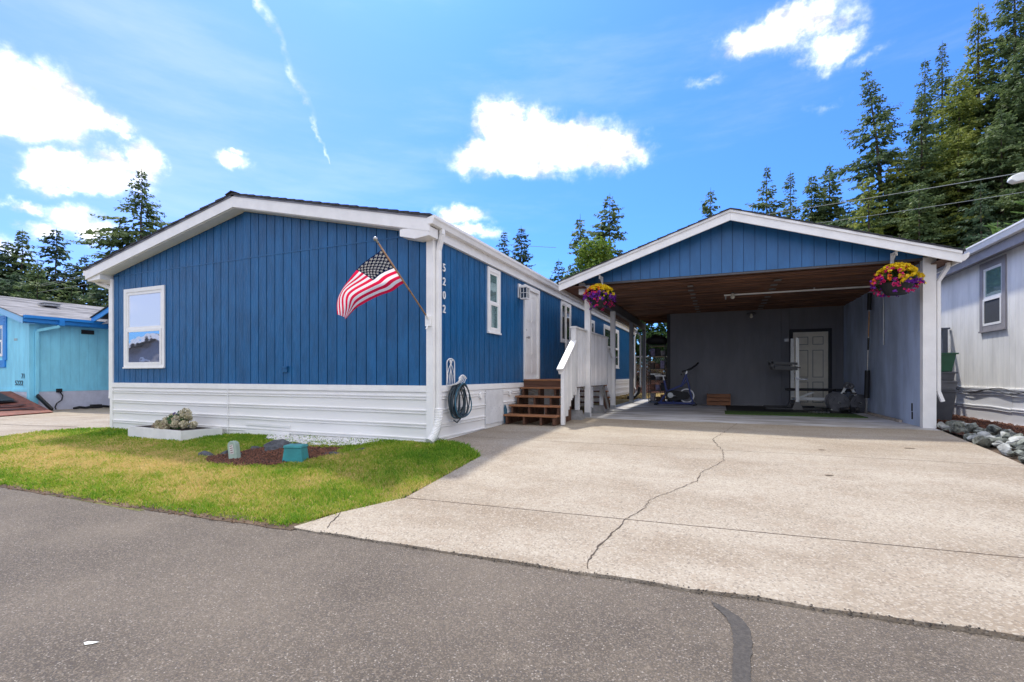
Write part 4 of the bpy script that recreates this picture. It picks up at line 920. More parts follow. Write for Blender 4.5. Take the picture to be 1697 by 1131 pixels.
for rr in range(9):
    for cc in range(6 if rr % 2 == 0 else 5):
        s0 = (.4/12)*(1+2*cc+(rr % 2)); t0 = (7/13)*(rr+1)/10
        for off in (-.007, .007):
            pts = []
            for k in range(10):
                a = math.pi/2+k*math.pi/5; rr_ = .027 if k % 2 == 0 else .0115
                ds, dt = -rr_*math.cos(a)/1.02, -rr_*math.sin(a)/.62
                p = flagp(s0+ds, t0+dt); p.y += off; pts.append(p)
            cpt = flagp(s0, t0); cpt.y += off
            for k in range(10): b.face([cpt, pts[k], pts[(k+1) % 10]])
b.build('star', cl, kind='stuff')

# ================================================================== HOSE AND HANGER
hs = thing('garden_hose', 'coiled dark blue garden hose on an ornate white wall hanger at the house corner', 'hose', (X1, 6.72, 1.0))
HX = X1+.035
b = MB(WHITE)
arch = [(6.60, 1.13), (6.60, 1.50)]+[(6.72-.12*math.cos(a), 1.50+.075*math.sin(a)) for a in [k*math.pi/8 for k in range(9)]]+[(6.84, 1.50), (6.84, 1.13)]
b.tube([(HX, u, z) for u, z in arch], .009, 6)
for q in ([(6.60, 1.28), (6.66, 1.42), (6.72, 1.50), (6.78, 1.56)], [(6.84, 1.28), (6.78, 1.42), (6.72, 1.50), (6.66, 1.56)], [(6.66, 1.13), (6.68, 1.3), (6.72, 1.42), (6.76, 1.3), (6.78, 1.13)], [(6.72, 1.13), (6.72, 1.575)], [(6.60, 1.16), (6.63, 1.30), (6.60, 1.42)], [(6.84, 1.16), (6.81, 1.30), (6.84, 1.42)], [(6.69, 1.52), (6.72, 1.47), (6.75, 1.52), (6.72, 1.56), (6.69, 1.52)]):
    b.tube([(HX+.001, u, z) for u, z in q], .006, 5)
b.build('hanger_back', hs)
b = MB(WHITE)
for k in range(7):
    u = 6.62+k*.034; b.tube([(HX, u, 1.14), (HX+.09, u+.01, 1.16), (HX+.17, u+.035, 1.19+.05*math.sin(k/6*math.pi)), (HX+.19, u+.05, 1.26+.05*math.sin(k/6*math.pi))], .007, 5)
b.tube([(HX+.19, 6.65+.04*k, 1.255+.055*math.sin(k/6*math.pi)) for k in range(7)], .01, 6); b.build('hanger_hook', hs)
r = random.Random(8)
for k in range(12):
    b = MB(HOSEB if k in (3, 8, 12) else HOSE); w = r.choice((r.uniform(.10, .15), r.uniform(.17, .24))); dpt = r.uniform(.48, .58); du = r.uniform(-.0, .06)+w*.35; xo = .04+r.uniform(0, .13)
    pts = []
    for i in range(33):
        a = i/32*2*math.pi; hh = math.cos(a); z = 1.17-dpt/2+hh*dpt/2
        pts.append((HX+xo+.01*math.sin(a*3+k), 6.735+du+w*math.sin(a)*(1.25-.5*hh*.5), z+.01*math.sin(a*2+k)))
    b.tube(pts, .0115, 6, cap=False); b.build('hose_coil', hs, smooth=True)
b = MB(HOSE); b.tube([(HX+.05, 6.90, 1.09), (HX+.09, 6.98, 1.05), (HX+.09, 7.02, .92), (HX+.08, 7.01, .76), (HX+.08, 6.92, .62), (HX+.09, 6.76, .55), (HX+.1, 6.64, .60)], .010, 6); b.build('hose_coil', hs, smooth=True)
b = MB(STEEL); b.tube([(X1+.02, 6.93, 1.115), (X1+.10, 6.93, 1.115)], .018, 8); b.tube([(X1+.09, 6.93, 1.115), (X1+.11, 6.95, 1.06)], .015, 8); b.tube([(X1+.10, 6.90, 1.15), (X1+.10, 6.97, 1.15)], .012, 6); b.lathe((X1+.07, 6.99, 1.12), [(.03, 0), (.03, .012)], 8, (0, 1, .3)); b.build('tap', hs)
# blue spade blade leaning at the hatch
b = MB(mat('blue_grey_plastic', (.045, .13, .20), .5)); b.prism([(8.80, .36), (8.93, .36), (8.93, .62), (8.88, .68), (8.84, .72), (8.80, .66)], .035, .05, S)
b.build('scoop_blade', label='blue grey plastic scoop leaning on the skirting by the steps', cat='scoop')

# ================================================================== BED OBJECTS
def rock_mesh(seed, m, jag=.35):
    bm = bmesh.new(); bmesh.ops.create_icosphere(bm, subdivisions=2, radius=1); r = random.Random(seed); o = Vector((r.uniform(0, 50), 0, 0))
    planes = [(Vector((r.gauss(0, 1), r.gauss(0, 1), r.gauss(0, .8))).normalized(), r.uniform(.38, .75)) for _ in range(12)]
    for v in bm.verts:
        c = v.co.copy()
        for n_, d_ in planes:
            k = c.dot(n_)
            if k > d_: c -= n_*(k-d_)
        v.co = c*(1+jag*.25*mnoise.noise(v.co*1.8+o))
    me = bpy.data.meshes.new('rock'); bm.to_mesh(me); bm.free(); me.materials.append(m); return me
SL = [rock_mesh(k, SLATE) for k in range(4)]; RKS = [rock_mesh(20+k, ROCKM) for k in range(6)]; RKT = [rock_mesh(40+k, mat('pale_grey_rock', (.42, .43, .40), .8, .3, 9, bump=.6, bscale=20, bdist=.02)) for k in range(3)]
def put_rock(me, x, y, s, rz, sx=1, sy=1, sz=1, z=None, tilt=0): 
    o = bpy.data.objects.new('rock', me); COL.objects.link(o); o.location = (x, y, (g(x, y) if z is None else z)); o.scale = (s*sx, s*sy, s*sz); o.rotation_euler = (tilt, tilt*.7, rz); return o
for i, (x, y, s, rz, sx, sy, sz) in enumerate([(-6.82, 4.72, .13, .3, 1.4, .8, .55), (-6.62, 4.95, .12, 1.0, 1.3, .8, .8), (-6.50, 5.22, .10, .4, 1.2, .8, .6), (-6.25, 5.42, .14, .2, 1.5, .8, .8), (-5.95, 5.42, .11, .8, 1.2, .9, .6), (-6.02, 5.56, .12, 0, 1.5, .7, .55), (-6.40, 4.80, .10, .5, 1.2, .9, .8), (-6.10, 5.22, .10, .9, 1.3, .8, .8)]):
    tagp(put_rock(SL[i % 4], x, y, s*1.3, rz, sx, sy, sz*1.1), 'dark slate rock edging the bark bed in the lawn', 'rock', 'slate rocks edging the bark bed')
for i, (x, y, s, rz, sx, sy, sz) in enumerate([(-4.92, 5.30, .15, .6, 1.9, .8, .35), (-4.78, 5.62, .13, .9, 1.6, .9, .35)]):
    tagp(put_rock(SL[i], x, y, s, rz, sx, sy, sz), 'low grey stone flush with the grass beside the teal box' if i == 0 else 'low grey stone nearest the drain pipe at the bed end', 'rock')
pd = thing('utility_pedestal', 'sage green round topped utility pedestal leaning beside the bark bed', 'utility post', (-6.2, 4.66, g(-6.2, 4.66)))
def lean_fr(o, up, right):
    up = Vector(up).normalized(); right = Vector(right); right = (right-up*right.dot(up)).normalized(); nn = right.cross(up)
    return lambda u, n, z: tuple(Vector(o)+right*u-nn*n*-1+up*z)
PF = lean_fr((-6.19, 4.67, g(-6.2, 4.66)-.03), (-.20, .02, 1), (1, .25, 0))
b = MB(SAGE); prof = [(-.066, 0), (.066, 0), (.063, .235)]+[(.063*math.cos(a), .235+.066*math.sin(a)) for a in [k*math.pi/10 for k in range(1, 10)]]+[(-.063, .235)]; b.prism(prof, -.045, .045, PF); b.build('pedestal_body', pd, bevel=.012, smooth=False)
b = MB(mat('pedestal_label', (.62, .60, .58), .5, .15, 30)); b.prism([(-.03, .12), (.03, .12), (.03, .25), (-.03, .25)], .0455, .048, PF); b.build('label_plate', pd)
b = MB(mat('label_print', (.22, .12, .12), .6))
for k in range(4):
    for sgn in (1, -1): b.prism([(-.022, .132+k*.030), (.019, .137+k*.030), (.019, .148+k*.030), (-.022, .143+k*.030)], min(sgn*.0483, sgn*.049), max(sgn*.0483, sgn*.049), PF)
b.build('label_print', pd)
tl = thing('valve_box', 'teal plastic box with a lid standing in the bark bed', 'utility box', (-5.22, 4.76, g(-5.2, 4.8)))
a_ = .32; ca, sa = math.cos(a_), math.sin(a_)
def TF(x, y, z): return (-5.2+x*ca-y*sa, 4.80+x*sa+y*ca, g(-5.2, 4.8)+z)
def frust(b, w0, d0, z0, w1, d1, z1, fr, dx=0): b.add([fr(sx*w+dxx, sy*d, z) for z, w, d, dxx in ((z0, w0, d0, 0), (z1, w1, d1, dx)) for sx, sy in ((-1, -1), (1, -1), (1, 1), (-1, 1))], [(3, 2, 1, 0), (4, 5, 6, 7), (0, 1, 5, 4), (1, 2, 6, 5), (2, 3, 7, 6), (3, 0, 4, 7)]); return b
frust(MB(TEAL), .145, .10, -.02, .118, .085, .20, TF).build('box_body', tl, bevel=.01)
frust(MB(TEAL), .130, .097, .201, .120, .088, .235, TF).build('lid', tl, bevel=.006)
b = MB(BLACK); b.lathe(TF(-.11, -.1005, .03), [(.012, 0), (.012, .004)], 8, (sa, -ca, 0)); b.build('knob', tl)

# planter with hydrangea
pl = thing('planter_box', 'low white board planter filled with dark soil on the lawn by the skirting', 'planter', (-9.5, 5.85, .16))
PC = [Vector((-10.42, 5.62)), Vector((-8.62, 5.47)), Vector((-8.50, 6.15)), Vector((-10.3, 6.20))]
for i in range(4):
    a, c = PC[i], PC[(i+1) % 4]; d = (c-a).normalized(); nn = Vector((-d.y, d.x)); o0, o1 = .0 if i % 2 == 0 else .036, .0 if i % 2 == 0 else .036
    a2, c2 = a+d*o0, c-d*o1; b = MB(WHITE_DIRTY); z0, z1 = .10, .335
    b.add([(p.x, p.y, z) for z in (z0, z1) for p in (a2, c2, c2+nn*.035, a2+nn*.035)], [(3, 2, 1, 0), (4, 5, 6, 7), (0, 1, 5, 4), (1, 2, 6, 5), (2, 3, 7, 6), (3, 0, 4, 7)]); b.build('side_board', pl)
b = MB(mat('dark_potting_soil', (.045, .028, .02), .95, .5, 20, bump=1, bscale=60, bdist=.03))
ci = [PC[0]+Vector((.04, .04)), PC[1]+Vector((-.04, .04)), PC[2]+Vector((-.04, -.04)), PC[3]+Vector((.04, -.04))]; b.face([(p.x, p.y, .322) for p in ci]); b.build('soil', pl)
def leaf_cloud(name, centers, n, size, m, seed, shade=(.2, .9), parent=None, squash=1., up=0., aspect=.55, light_top=.35):
    """centers: (x,y,z,r); leaves scattered on and in the blobs"""
    r = np.random.default_rng(seed); C_ = np.array(centers, float); w = C_[:, 3]**2; k = r.choice(len(C_), n, p=w/w.sum())
    dr = r.normal(size=(n, 3)); dr /= np.linalg.norm(dr, axis=1)[:, None]; rad = r.uniform(.35, 1.0, n)**.5
    c = C_[k, :3]+dr*(C_[k, 3]*rad)[:, None]*np.array([1, 1, squash]); nrm = dr+r.normal(0, .6, (n, 3)); nrm[:, 2] += up; nrm /= np.linalg.norm(nrm, axis=1)[:, None]
    t = np.cross(nrm, r.normal(size=(n, 3))); t /= np.linalg.norm(t, axis=1)[:, None]; u = np.cross(nrm, t); s = size*r.uniform(.6, 1.3, n)
    V = np.stack([c-t*s[:, None], c+u*(s*aspect)[:, None], c+t*s[:, None], c-u*(s*aspect)[:, None]], 1)
    sh = np.clip(r.uniform(shade[0], shade[1], n)+light_top*(dr[:, 2]*.5)*0, 0, 1); F_ = np.arange(n*4).reshape(-1, 4)
    o = np.array(ORG[parent.name]) if parent is not None else np.zeros(3)
    me = np_mesh(name, V.reshape(-1, 3)-o, F_, [m], np.repeat(sh, 4)); return link(name, me, parent)
hy = thing('hydrangea', 'faded cream hydrangea with round flower heads growing in the white planter', 'flowering plant', (-9.35, 5.85, .29))
HF = leafy('faded_hydrangea_petals', [(0, (.30, .20, .16)), (.4, (.50, .46, .28)), (1, (.72, .66, .52))], trans=.2)
leaf_cloud('foliage', [(-9.42, 5.85, .42, .16), (-9.6, 5.8, .36, .12), (-9.2, 5.85, .38, .14), (-9.3, 5.9, .5, .12)], 260, .055, leafy('hydrangea_leaves', [(0, (.02, .06, .02)), (1, (.07, .17, .05))]), 5, parent=hy)
for i, (x, y, z, r_) in enumerate([(-9.66, 5.68, .36, .075), (-9.52, 5.78, .47, .065), (-9.42, 5.68, .41, .075), (-9.28, 5.60, .37, .085), (-9.24, 5.78, .49, .080), (-9.04, 5.82, .60, .105), (-9.08, 5.66, .42, .075), (-8.93, 5.72, .42, .075), (-9.80, 5.80, .40, .06), (-9.60, 5.93, .52, .06), (-8.88, 5.86, .40, .07), (-9.16, 5.95, .50, .07), (-9.46, 5.60, .33, .06)]):
    leaf_cloud('flower_head', [(x, y, z, r_)], 230, .017, HF, 50+i, shade=((.0, .6) if i in (0, 3, 8) else (.2, 1)), parent=hy, aspect=.9)
leaf_cloud('flower_head', [(-9.55, 5.95, .56, .045)], 60, .016, leafy('purple_hydrangea', [(0, (.08, .05, .15)), (1, (.2, .15, .35))]), 71, parent=hy)

# ================================================================== HANGING BASKETS
PETY = leafy('yellow_petals', [(0, (.65, .40, .01)), (1, (.90, .72, .02))], trans=.3); PETP = leafy('magenta_petals', [(0, (.45, .01, .09)), (1, (.80, .04, .22))], trans=.3); PETV = leafy('violet_petals', [(0, (.10, .01, .22)), (1, (.28, .05, .50))], trans=.3); PETO = leafy('orange_petals', [(0, (.7, .12, .01)), (1, (.9, .28, .03))], trans=.3)
def basket(x, y, z, rad, h, label, left, seed):
    t = thing('hanging_basket', label, 'flower basket', (x, y, z), 'hanging flower baskets under the carport gable')
    b = MB(BLACK); b.lathe((x, y, z-.20), [(rad*.40, 0), (rad*.55, .08), (rad*.66, .17), (rad*.68, .19)], 18); b.build('pot', t)
    b = MB(BLACKM); 
    for k in range(3): a = k*2.09+.4; b.tube([(x+rad*.6*math.cos(a), y+rad*.6*math.sin(a), z), (x, y, z+.40)], .004, 4)
    b.build('hanger_wire', t)
    blobs = []
    r = random.Random(seed)
    for k in range(26):
        a, q = r.uniform(0, 6.28), r.uniform(0, 1)**.6; blobs.append((x+rad*.78*q*math.cos(a), y+rad*.78*q*math.sin(a), z+.04+h*.30*(1-q*q)+r.uniform(-.1, .03), rad*.22))
    leaf_cloud('foliage', blobs, 1500, .03, LEAFG, seed, parent=t)
    rr = np.random.default_rng(seed); groups = {'yellow': [], 'pink': [], 'violet': [], 'orange': []}
    for k in range(400):
        a, q = rr.uniform(0, 6.28), rr.random()**.5; px_, py_ = math.cos(a)*q, math.sin(a)*q
        zz = z+.06+h*.48*(1-q**2.2)-(.16*rr.random() if q > .8 else 0); p = (x+px_*rad, y+py_*rad, zz)
        side = px_+rr.normal(0, .16); top = (zz-z)/h+rr.normal(0, .08)
        if left: c = 'violet' if (top < .13 and rr.random() < .75) else ('yellow' if top > .36 or side > .35 else ('orange' if rr.random() < .35 else 'pink'))
        else: c = ('violet' if top < .02 and rr.random() < .6 else ('yellow' if (side > -.12 or top > .36) else ('orange' if rr.random() < .2 else 'pink')))
        groups[c].append((*p, .03))
    for k in range(34):
        a = rr.uniform(0, 6.28); q = rr.uniform(.55, 1.02); groups['violet' if rr.random() < .55 else 'pink'].append((x+rad*q*math.cos(a), y+rad*q*math.sin(a), z-rr.uniform(.02, .24), .03))
    for c, m in (('yellow', PETY), ('pink', PETP), ('violet', PETV), ('orange', PETO)):
        if groups[c]:
            o = leaf_cloud('blossom', groups[c], len(groups[c])*7, .022, m, seed+3, shade=(0, 1), parent=t, aspect=.9); o['kind'] = 'stuff'
    # bracket
def bracket(x, label):
    t = thing('basket_bracket', label, 'bracket', (x, 10.79, 3.5), 'white brackets holding the hanging baskets')
    b = MB(WHITE); b.box(x-.025, x+.025, 10.765, 10.787, 3.30, 3.52); b.bar((x, 10.78, 3.50), (x, 10.50, 3.50), .025, .025); b.bar((x, 10.78, 3.34), (x, 10.56, 3.49), .02, .02); b.tube([(x, 10.51, 3.50), (x, 10.50, 3.44), (x, 10.51, 3.42)], .008, 6); b.build('arm', t)
basket(-2.42, 10.50, 3.02, .345, .42, 'hanging basket of yellow, red and purple petunias above the stair railing', True, 11)
basket(2.87, 10.50, 2.93, .37, .56, 'large hanging basket of yellow and magenta blossoms by the white carport post', False, 12)
bracket(-2.42, 'white metal bracket above the smaller purple edged basket'); bracket(2.88, 'white metal bracket above the large yellow and magenta basket')

# ================================================================== INSIDE THE CARPORT
b = MB(TURF); b.box(.13, 2.98, 12.72, 13.74, .374, .392); b.build('turf_mat', label='strip of green artificial turf at the front of the gym area', cat='mat', org=(1.5, 13.2, .374))
b = MB(BLACK); b.box(.18, 3.0, 13.75, 16.3, .374, .388); b.build('rubber_mat', label='black rubber gym mat behind the strip of green turf', cat='mat', org=(1.4, 15, .374))
cr = thing('wooden_crate', 'orange brown slatted wooden crate standing against the grey back wall', 'crate', (0, 16.6, .374))
for k in range(3): b = MB(CRATEW); b.box(-.36, .32, 16.40, 16.417, .385+k*.118, .385+k*.118+.098); b.build('slat', cr); b = MB(CRATEW); b.box(-.36, .32, 16.78, 16.797, .385+k*.118, .385+k*.118+.098); b.build('slat', cr)
for x in (-.36, .302): b = MB(CRATEW); b.box(x, x+.018, 16.4175, 16.7795, .382, .73); b.build('end_panel', cr)
b = MB(CRATEW); b.box(-.34, .30, 16.418, 16.779, .376, .39); b.build('base_panel', cr)
# exercise bike, facing right
bk = thing('exercise_bike', 'royal blue indoor cycling bike with a white rimmed flywheel', 'exercise bike', (-1.25, 16.2, .374))
BY = 16.15; Z0 = .374; p_ = lambda x, z, dy=0: (-1.92+x, BY+dy, Z0+z)
b = MB(BIKEBLUE)
b.bar(p_(.12, .06), p_(1.22, .06), .07, .05, up=(0, 1, 0)); b.bar(p_(.16, .06), p_(.40, .42), .06, .09, up=(0, 1, 0)); b.bar(p_(.40, .36), p_(.30, .78), .06, .10, up=(0, 1, 0))
b.bar(p_(.42, .44), p_(.82, .62), .06, .12, up=(0, 1, 0)); b.bar(p_(.82, .62), p_(.98, .98), .06, .10, up=(0, 1, 0)); b.bar(p_(.97, .92), p_(1.16, .08), .05, .11, up=(0, 1, 0)); b.bar(p_(.80, .58), p_(1.0, .78), .05, .1, up=(0, 1, 0)); b.bar(p_(.42, .42), p_(.60, .08), .05, .07, up=(0, 1, 0))
b.build('frame', bk, bevel=.008)
for x in (.06, 1.22): b = MB(BLACKM); b.bar(p_(x, .03, -.26), p_(x, .03, .26), .07, .05); b.lathe(p_(x, .0, -.24), [(.05, 0), (.05, .02)], 10); b.lathe(p_(x, .0, .24), [(.05, 0), (.05, .02)], 10); b.build('stabiliser', bk)
def ring(b, c, r0, r1, w, n=28):
    c = Vector(c); vs = []
    for k in range(n):
        a = 2*math.pi*k/n
        for rr_, yy_ in ((r0, -w), (r1, -w), (r1, w), (r0, w)): vs.append((c.x+rr_*math.cos(a), c.y+yy_, c.z+rr_*math.sin(a)))
    fs = [(k*4+i, ((k+1) % n)*4+i, ((k+1) % n)*4+(i+1) % 4, k*4+(i+1) % 4) for k in range(n) for i in range(4)]; b.add(vs, fs)
b = MB(IRON); b.lathe(p_(.98, .30, .02), [(.20, 0), (.20, .03)], 28, (0, -1, 0)); fw = b.build('flywheel', bk)
b = MB(WHITE); ring(b, p_(.98, .30), .19, .225, .022); b.build('flywheel_rim', fw)
b = MB(BLACK); prof = [(.34, .30), (.40, .18), (.56, .13), (1.02, .20), (1.08, .30), (1.0, .42), (.52, .46), (.38, .42)]
b.prism([(x, z) for x, z in prof], -.10, -.05, lambda u, n, z: p_(u, z, n)); b.build('chain_guard', bk, bevel=.01)
b = MB(STEEL); ring(b, p_(.50, .31, -.115), .035, .085, .008, 20); b.lathe(p_(.50, .31, -.10), [(.03, 0), (.03, .05)], 12, (0, -1, 0))
for k in range(5): a = k*1.257; b.bar(p_(.50, .31, -.118), p_(.50+.08*math.cos(a), .31+.08*math.sin(a), -.118), .014, .008, up=(0, 1, 0))
b.bar(p_(.50, .31, -.14), p_(.66, .28, -.14), .025, .018, up=(0, 1, 0)); cra = b.build('crank', bk)
b = MB(BLACK); b.box(-1.92+.61, -1.92+.72, BY-.25, BY-.155, Z0+.265, Z0+.29); b.box(-1.92+.29, -1.92+.40, BY+.12, BY+.22, Z0+.34, Z0+.365); b.build('pedal', bk)
b = MB(STEEL); b.bar(p_(.30, .76), p_(.27, .90), .035, .05, up=(0, 1, 0)); b.bar(p_(.0, .925), p_(.34, .925), .04, .035, up=(0, 1, 0)); b.bar(p_(.95, .94), p_(.99, 1.08), .04, .06, up=(0, 1, 0)); b.build('slider_tube', bk)
b = MB(OFFWHITE); b.add([p_(x, z, y) for x, z, y in ((-.12, .955, -.09), (-.12, .955, .09), (.10, .965, .035), (.22, .96, .02), (.22, .96, -.02), (.10, .965, -.035), (-.12, 1.0, -.08), (-.12, 1.0, .08), (.10, .995, .03), (.22, .98, .015), (.22, .98, -.015), (.10, .995, -.03))], [(0, 5, 4, 3, 2, 1), (6, 7, 8, 9, 10, 11)]+[(i, (i+1) % 6, (i+1) % 6+6, i+6) for i in range(6)]); b.build('saddle', bk, bevel=.01)
b = MB(BLACK); b.tube([p_(.84, 1.06, 0), p_(1.0, 1.10, 0), p_(1.10, 1.16, 0)], .022, 8)
for s_ in (-1, 1): b.tube([p_(.98, 1.10, 0), p_(1.0, 1.10, .17*s_), p_(1.10, 1.14, .20*s_), p_(1.26, 1.26, .17*s_), p_(1.32, 1.33, .12*s_)], .02, 8)
b.tube([p_(.82, .96, -.05), p_(.86, .98, .05)], .02, 8); b.build('handlebar', bk, smooth=True)
b = MB(BLACKM); b.bar(p_(.88, 1.04, -.05), p_(.86, .94, -.05), .06, .03); b.build('bottle_holder', bk)
# shelf
sh = thing('shelving_rack', 'black metal shelving rack crowded with shoes and storage items left of the bike', 'shelf', (-1.95, 17.3, .374))
for x in (-2.20, -1.68):
    for y in (16.95, 17.40): b = MB(BLACKM); b.box(x-.015, x+.015, y-.015, y+.015, .374, 2.35); b.build('upright', sh)
ZL = [.42, .78, 1.15, 1.52, 1.95, 2.3]
for z in ZL: b = MB(BLACKM); b.box(-2.21, -1.67, 16.94, 17.41, z, z+.025); b.build('shelf', sh)
r = random.Random(2)
KC = [('storage_box', (.35, .33, .36)), ('storage_box', (.10, .07, .06)), ('storage_box', (.22, .10, .07)), ('storage_box', (.28, .25, .42)), ('storage_box', (.03, .03, .035))]
words_ = ['lowest', 'second', 'third', 'fourth', 'fifth']; cols_ = ['dull grey', 'dark brown', 'reddish', 'lilac', 'black']
for i, z in enumerate(ZL[:5]):
    for j, x in enumerate((-2.16, -1.99, -1.83)):
        c = KC[(i*2+j) % 5][1]; h = r.uniform(.12, .26); w = r.uniform(.12, .15); b = MB(mat('box_colour_%d' % ((i*2+j) % 5), c, .6, .3, 12) if 'box_colour_%d' % ((i*2+j) % 5) not in bpy.data.materials else bpy.data.materials['box_colour_%d' % ((i*2+j) % 5)])
        y0 = 16.97+r.uniform(0, .06)
        frust(b, w/2*.88, .14, z+.026, w/2, .17, z+.026+h*.85, lambda a, c_, zz, x=x, y0=y0, w=w: (x+w/2+a, y0+.18+c_, zz)); b.box(x-.004, x+w+.004, y0+.002, y0+.358, z+.026+h*.86, z+.026+h)
        b.build('storage_box', label='%s box, %s along on the %s shelf of the black rack' % (cols_[(i*2+j) % 5], ['first', 'second', 'third'][j], words_[i]), cat='box', org=(x+w/2, y0+.18, z+.026), bevel=.006)
tb_ = thing('duffel_bag', 'black duffel bag slumped on top of the shelving rack', 'bag', (-1.93, 17.15, 2.326))
b = MB(BLACK); b.tube([(-2.32, 17.15, 2.44), (-2.26, 17.15, 2.47), (-2.0, 17.15, 2.53), (-1.8, 17.15, 2.50), (-1.63, 17.15, 2.45)], [.03, .11, .17, .16, .1], 14); b.build('bag_body', tb_, smooth=True)
b = MB(BLACK); b.tube([(-2.15, 17.0, 2.55), (-2.1, 17.0, 2.68), (-1.9, 17.0, 2.70), (-1.8, 17.0, 2.58)], .012, 6); b.build('strap', tb_)

# squat rack with bench
rk = thing('squat_rack', 'white two upright squat rack with black safety arms and attached flat bench', 'weight rack', (2.0, 15.2, .39))
for (x, y, zt) in ((1.93, 15.0, 2.32), (1.95, 16.15, 2.38)):
    b = MB(OFFWHITE); b.box(x-.04, x+.04, y-.04, y+.04, .55, zt); b.build('upright', rk)
    frust(MB(BLACKM), .13, .09, .389, .06, .06, .60, lambda a, c_, z, x=x, y=y: (x+a, y+c_, z)).build('foot', rk)
    b = MB(BLACKM); b.box(x-.75, x+.55, y-.05, y+.05, .389, .43); b.build('base_beam', rk)
b = MB(BLACKM); b.bar((1.93, 15.0, .46), (1.95, 16.15, .46), .06, .06); b.build('base_tie', rk)
for (x, y) in ((1.93, 15.0), (1.95, 16.15)):
    b = MB(BLACKM); b.bar((x, y-.06, 1.62), (x-.62, y-.06, 1.66), .03, .06); b.bar((x-.62, y-.06, 1.74), (x-.55, y-.06, 1.50), .03, .05); b.bar((x-.56, y-.06, 1.52), (x+.0, y-.06, 1.50), .03, .10); b.box(x-.30, x+.07, y-.07, y+.07, 1.50, 1.53); b.build('safety_arm', rk)
b = MB(GALV); b.box(1.87, 1.99, 14.94, 15.05, 1.20, 1.25); b.box(1.99, 2.12, 14.96, 14.99, 1.19, 1.22); b.lathe((2.12, 14.975, 1.205), [(.03, 0), (.03, .05)], 10, (1, 0, 0)); b.box(1.75, 1.86, 16.12, 16.17, 2.30, 2.38); b.build('bar_catch', rk)
b = MB(OFFWHITE); b.box(1.975, 2.95, 15.54, 15.60, .62, .70); b.bar((2.0, 15.57, .66), (2.4, 15.57, .85), .045, .05); b.box(1.93, 2.0, 15.06, 16.1, .62, .69); b.box(2.88, 2.95, 15.53, 15.61, .39, .85); b.build('bench_frame', rk)
b = MB(BLACK); b.box(1.72, 2.84, 15.42, 15.72, .88, .95); b.build('bench_pad', rk, bevel=.02)
b = MB(BLACK); b.box(2.88, 3.33, 15.42, 15.72, .87, .94); b.build('bench_pad', rk, bevel=.02)
# plate tree: an A frame with plates
pt = thing('plate_tree', 'white A frame plate stand loaded with black weight plates', 'weight stand', (2.95, 14.6, .392))
PY = 14.45
for s_ in (-1, 1):
    b = MB(OFFWHITE); b.bar((2.97+s_*.03, PY, 1.06), (2.97+s_*.36, PY, .40), .05, .06, up=(0, 1, 0)); b.build('leg', pt)
    b = MB(BLACKM); b.bar((2.97+s_*.36, PY-.28, .41), (2.97+s_*.36, PY+.3, .41), .06, .04); b.build('foot', pt)
b = MB(BLACKM); b.tube([(2.97, PY-.18, 1.06), (2.97, PY+.2, 1.06)], .03, 10); b.box(2.92, 3.02, PY-.03, PY+.03, 1.0, 1.10); b.bar((2.68, PY, .72), (3.26, PY, .72), .04, .05)
for x, z in ((2.76, .62), (3.18, .62), (2.86, .86), (3.08, .86)): b.tube([(x, PY-.22, z), (x, PY+.22, z)], .022, 8)
b.build('peg_frame', pt)
def plate(x, y, z, r_, label, w=.018):
    t = thing('weight_plate', label, 'weight plate', (x, y, z), 'black weight plates on the stand')
    b = MB(IRON); ring(b, (x, y, z), r_*.86, r_, w, 28); ring(b, (x, y, z), r_*.34, r_*.87, w*.5, 28); ring(b, (x, y, z), .03, r_*.36, w*.85, 20); b.build('plate_body', t)
    b = MB(STEEL); ring(b, (x, y, z), .024, .031, w*1.15, 18); b.build('hub', t)
    b = MB(mat('plate_slot', (.01, .01, .01), .8) if 'plate_slot' not in bpy.data.materials else bpy.data.materials['plate_slot'])
    for k in range(3):
        a = k*2.094+.5; c, s_ = math.cos(a), math.sin(a); q = r_*.61
        b.bar((x+c*q-s_*-.05, y-w*.55, z+s_*q+c*-.05), (x+c*q-s_*.05, y-w*.55, z+s_*q+c*.05), .003, .035, up=(0, 1, 0))
    b.build('grip_slot', t)
plate(2.76, PY-.10, .62, .225, 'large front plate on the lower peg nearest the bench'); plate(2.74, PY-.05, .64, .225, 'second large plate behind the front one near the bench'); plate(2.70, PY+.08, .66, .225, 'rear large plate on the lower peg beside the bench')
plate(3.20, PY-.10, .62, .215, 'large front plate on the lower peg beside the wall'); plate(3.22, PY-.05, .61, .225, 'second large plate behind the front one beside the wall'); plate(3.16, PY+.08, .64, .20, 'rear plate on the lower peg beside the wall')
plate(2.93, PY-.12, 1.06, .085, 'tiny plate at the front of the stand top', .012); plate(2.99, PY-.16, 1.04, .075, 'smaller silver hubbed plate on the stand top', .012)
